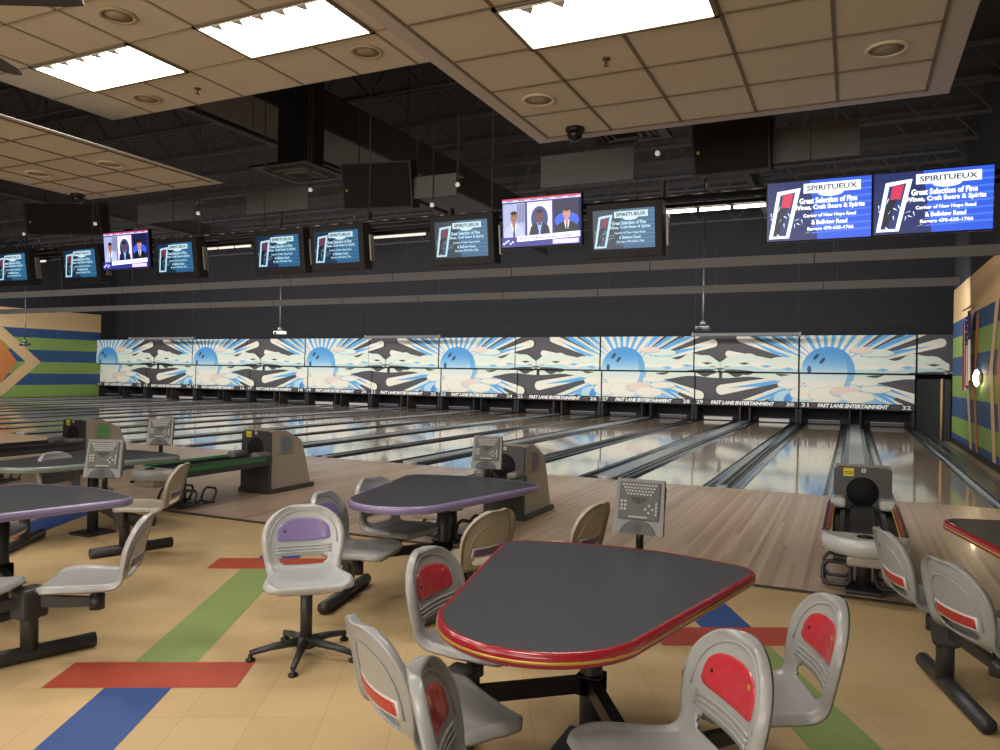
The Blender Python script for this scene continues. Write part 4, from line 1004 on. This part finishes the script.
t = thing('air_duct', (0, 0, 0), 0, 'wide dark duct crossing the roof space diagonally behind the hanging duct', 'air duct')
g = MB(); g.box((-9.0, 15, 6.2), (1.2, 14, .7), roofm, bev=.03); g.box((-9.0, 15, 5.86), (1.22, 14, .05), joistm); g.build('duct_body', t)
# spot lamps
def spot(x, y, z, lab):
    t = thing('spot_lamp', (x, y, z), 0, lab, 'spot lamp', 'small white spot lamps'); wm = mat('white_lamp', 'e8e4da', .4, emit=.25)
    g = MB(); g.lathe([(.0, .035), (.02, .03), (.032, 0), (.02, -.02), (0, -.025)], wm, 14); g.build('lamp_head', t)
    g = MB(); g.tube([(0, .02, .04), (0, .02, 7.8-z)], .007, joistm, 6); g.build('rod', t)
for x, z, lab in ((-9.05, 4.0, 'small white spot lamp beside the left grey baffle'), (-6.92, 4.17, 'small white spot lamp at the end of the baffle under the vent'), (-4.58, 4.03, 'small white spot lamp at the end of the baffle right of the middle speaker'),
                  (-4.95, 3.80, 'small round white lamp below the middle speaker'), (-11.35, 4.0, 'small white spot lamp right of the far left speaker'), (-13.2, 3.95, 'small white spot lamp at the left edge above the televisions'),
                  (-2.03, 4.15, 'small white lamp left of the right hanging speaker')): spot(x, 8.45, z, lab)
# projector screens and projector drops over the masking
for xa, xb, lab in ((-19.0, -15.35, 'rolled projection screen tube over the masking, left of centre'), (-5.12, -1.6, 'rolled projection screen tube over the masking at right'), (-33.5, -29.1, 'rolled projection screen tube over the masking at far left')):
    t = thing('projection_screen', ((xa+xb)/2, 27, 3.10), 0, lab, 'projection screen', 'rolled projection screens'); L_ = xb-xa
    g = MB(); g.box((0, 0, 0), (L_, .14, .13), mat('screen_case', '6e6a66', .5), bev=.03); g.build('case', t)
    for s in (-1, 1):
        g = MB(); g.box((s*L_/2, 0, 0), (.08, .17, .17), gplast, bev=.02); g.build('end_cap', t)
        g = MB(); g.tube([(s*L_*.48, 0, .05), (s*L_*.48, 0, 4.7)], .006, joistm, 6); g.build('hanging_wire', t)
def projector(x, y, z, lab, m_, w_=.38):
    t = thing('projector', (x, y, z), 0, lab, 'projector', 'ceiling-hung projectors')
    g = MB(); g.box((0, 0, 0), (w_, .3, .12), m_, bev=.03); g.build('body', t)
    g = MB(); g.lathe([(.05, 0), (.05, .03), (.035, .035)], dark, 14, TT(-w_*.2, -.15, 0, 0, PI/2)); g.build('lens', t)
    g = MB(); g.tube([(0, 0, .05), (0, 0, 7.8-z)], .022, roofm, 8); g.lathe([(.1, .08), (.08, .16), (.03, .22)], dsteel, 12); g.build('pole', t)
projector(-18.45, 21, 2.95, 'small white projector hanging on a pole over the masking, left of centre', mat('white_case', 'dcd8cc', .5), .36)
projector(-3.72, 21, 2.95, 'dark projector on a pole above the right projection screen', dsteel)
projector(-32.6, 21, 2.56, 'dark projector on a pole in front of the striped left wall', dsteel)

# ------------------------------------------------------------------ ceiling fittings
rspk(-2.29, 5.55, ZA, 'round speaker with pale ring beside the near dome camera'); rspk(.17, 5.57, ZA, 'round speaker with pale ring in the right corner of the near ceiling panel')
rspk(-5.01, 3.89, ZBc, 'brown round speaker at top left between the fan blade and the troffer', 'a89878'); rspk(-6.28, 5.21, ZBc, 'round speaker in front of the top left troffer', 'b0a080'); rspk(-3.66, 5.15, ZBc, 'round speaker right of the top middle troffer', 'b0a080')
rspk(-7.3, 5.6, ZC, 'round speaker with pale ring near the tip of the lower left ceiling panel'); rspk(-8.45, 5.57, ZC, 'round speaker with pale ring, leftmost in the lower left ceiling panel')
dome(-2.26, 6.33, ZA, 'dark dome camera under the front edge of the near ceiling panel'); dome(-9.0, 6.45, ZC, 'dark dome camera under the lower left ceiling panel')
sprinkler(-1.57, 5.01, ZA, 'sprinkler head in front of the near troffer'); sprinkler(-5.61, 5.21, ZBc, 'sprinkler head between the two upper troffers')

# ceiling fan, one blade reaching into the top left corner
t = thing('ceiling_fan', (-3.1, 1.5, 2.945), 0, 'dark ceiling fan, one blade tip in the top left corner', 'ceiling fan')
g = MB(); g.lathe([(.02, -.1), (.1, -.09), (.13, -.02), (.13, .05), (.06, .09), (.02, .1)], dsteel, 24); g.tube([(0, 0, .1), (0, 0, 1.38)], .018, dsteel, 10); g.build('motor', t)
for k in range(4):
    g = MB(); T = Matrix.Rotation(math.radians(25+90*k), 4, 'Z') @ Matrix.Rotation(.2, 4, 'X')
    ol = [(.12, -.03), (.25, -.06), (.6, -.07), (.66, -.05), (.68, 0), (.66, .05), (.6, .07), (.25, .06), (.12, .03)]
    g.prism(ol, -.005, .005, mat('fan_blade', '2e2824', .5), T); g.build('blade', t)

# ------------------------------------------------------------------ flag and sconce on the right wall
t = thing('flag', (XR-.12, 19.85, 2.35), 0, 'striped flag with blue starred corner hanging on the right wall', 'flag')
g = MB(); n = 14; fr_ = mat('flag_red', 'a83a44', .8); fw_ = mat('flag_white', 'd8ccc4', .8); fbl = mat('flag_blue', '2a3058', .8)
def fpt(i, j):   # i across 0..n, j down 0..12
    u = i/n; v = j/12; return (-.05*math.sin(u*14)-.03*u, -.35+.62*u-.12*v, .85-1.55*v-.25*u)
for i in range(n):
    for j in range(12):
        m_ = fbl if (j < 5 and True) and i < 8 else (fr_ if i % 2 else fw_)
        g.add([fpt(i, j), fpt(i+1, j), fpt(i+1, j+1), fpt(i, j+1)], [[0, 1, 2, 3]], m_)
for i in range(1, 8, 2):
    for j in range(0, 5):
        x_, y_, z_ = fpt(i+.5*(j % 2), j+.5); g.box((x_-.012, y_, z_), (.01, .03, .03), fw_)
g.build('cloth', t)
g = MB(); g.tube([(0.02, -.5, .95), (-.05, .5, .9)], .018, mat('flag_pole', '8a6a44', .5), 8); g.build('pole', t)
t = thing('wall_sconce', (XR-.035, 18.5, 1.7), 0, 'glowing sconce on the striped right wall beside the flag', 'wall light')
g = MB(); g.lathe([(.14, 0), (.13, .04), (.05, .07), (0, .075)], mat('sconce_back', 'b09a78', .4, .5), 20, TT(0, 0, 0) @ Matrix.Rotation(-PI/2, 4, 'Y')); g.build('back_plate', t)
g = MB(); g.lathe([(0, -.18), (.035, -.14), (.06, -.06), (.068, 0), (.06, .06), (.035, .14), (0, .18)], mat('sconce_glass', 'ffe6b4', .4, emit=22), 20, TT(-.08, 0, 0)); g.build('shade', t)
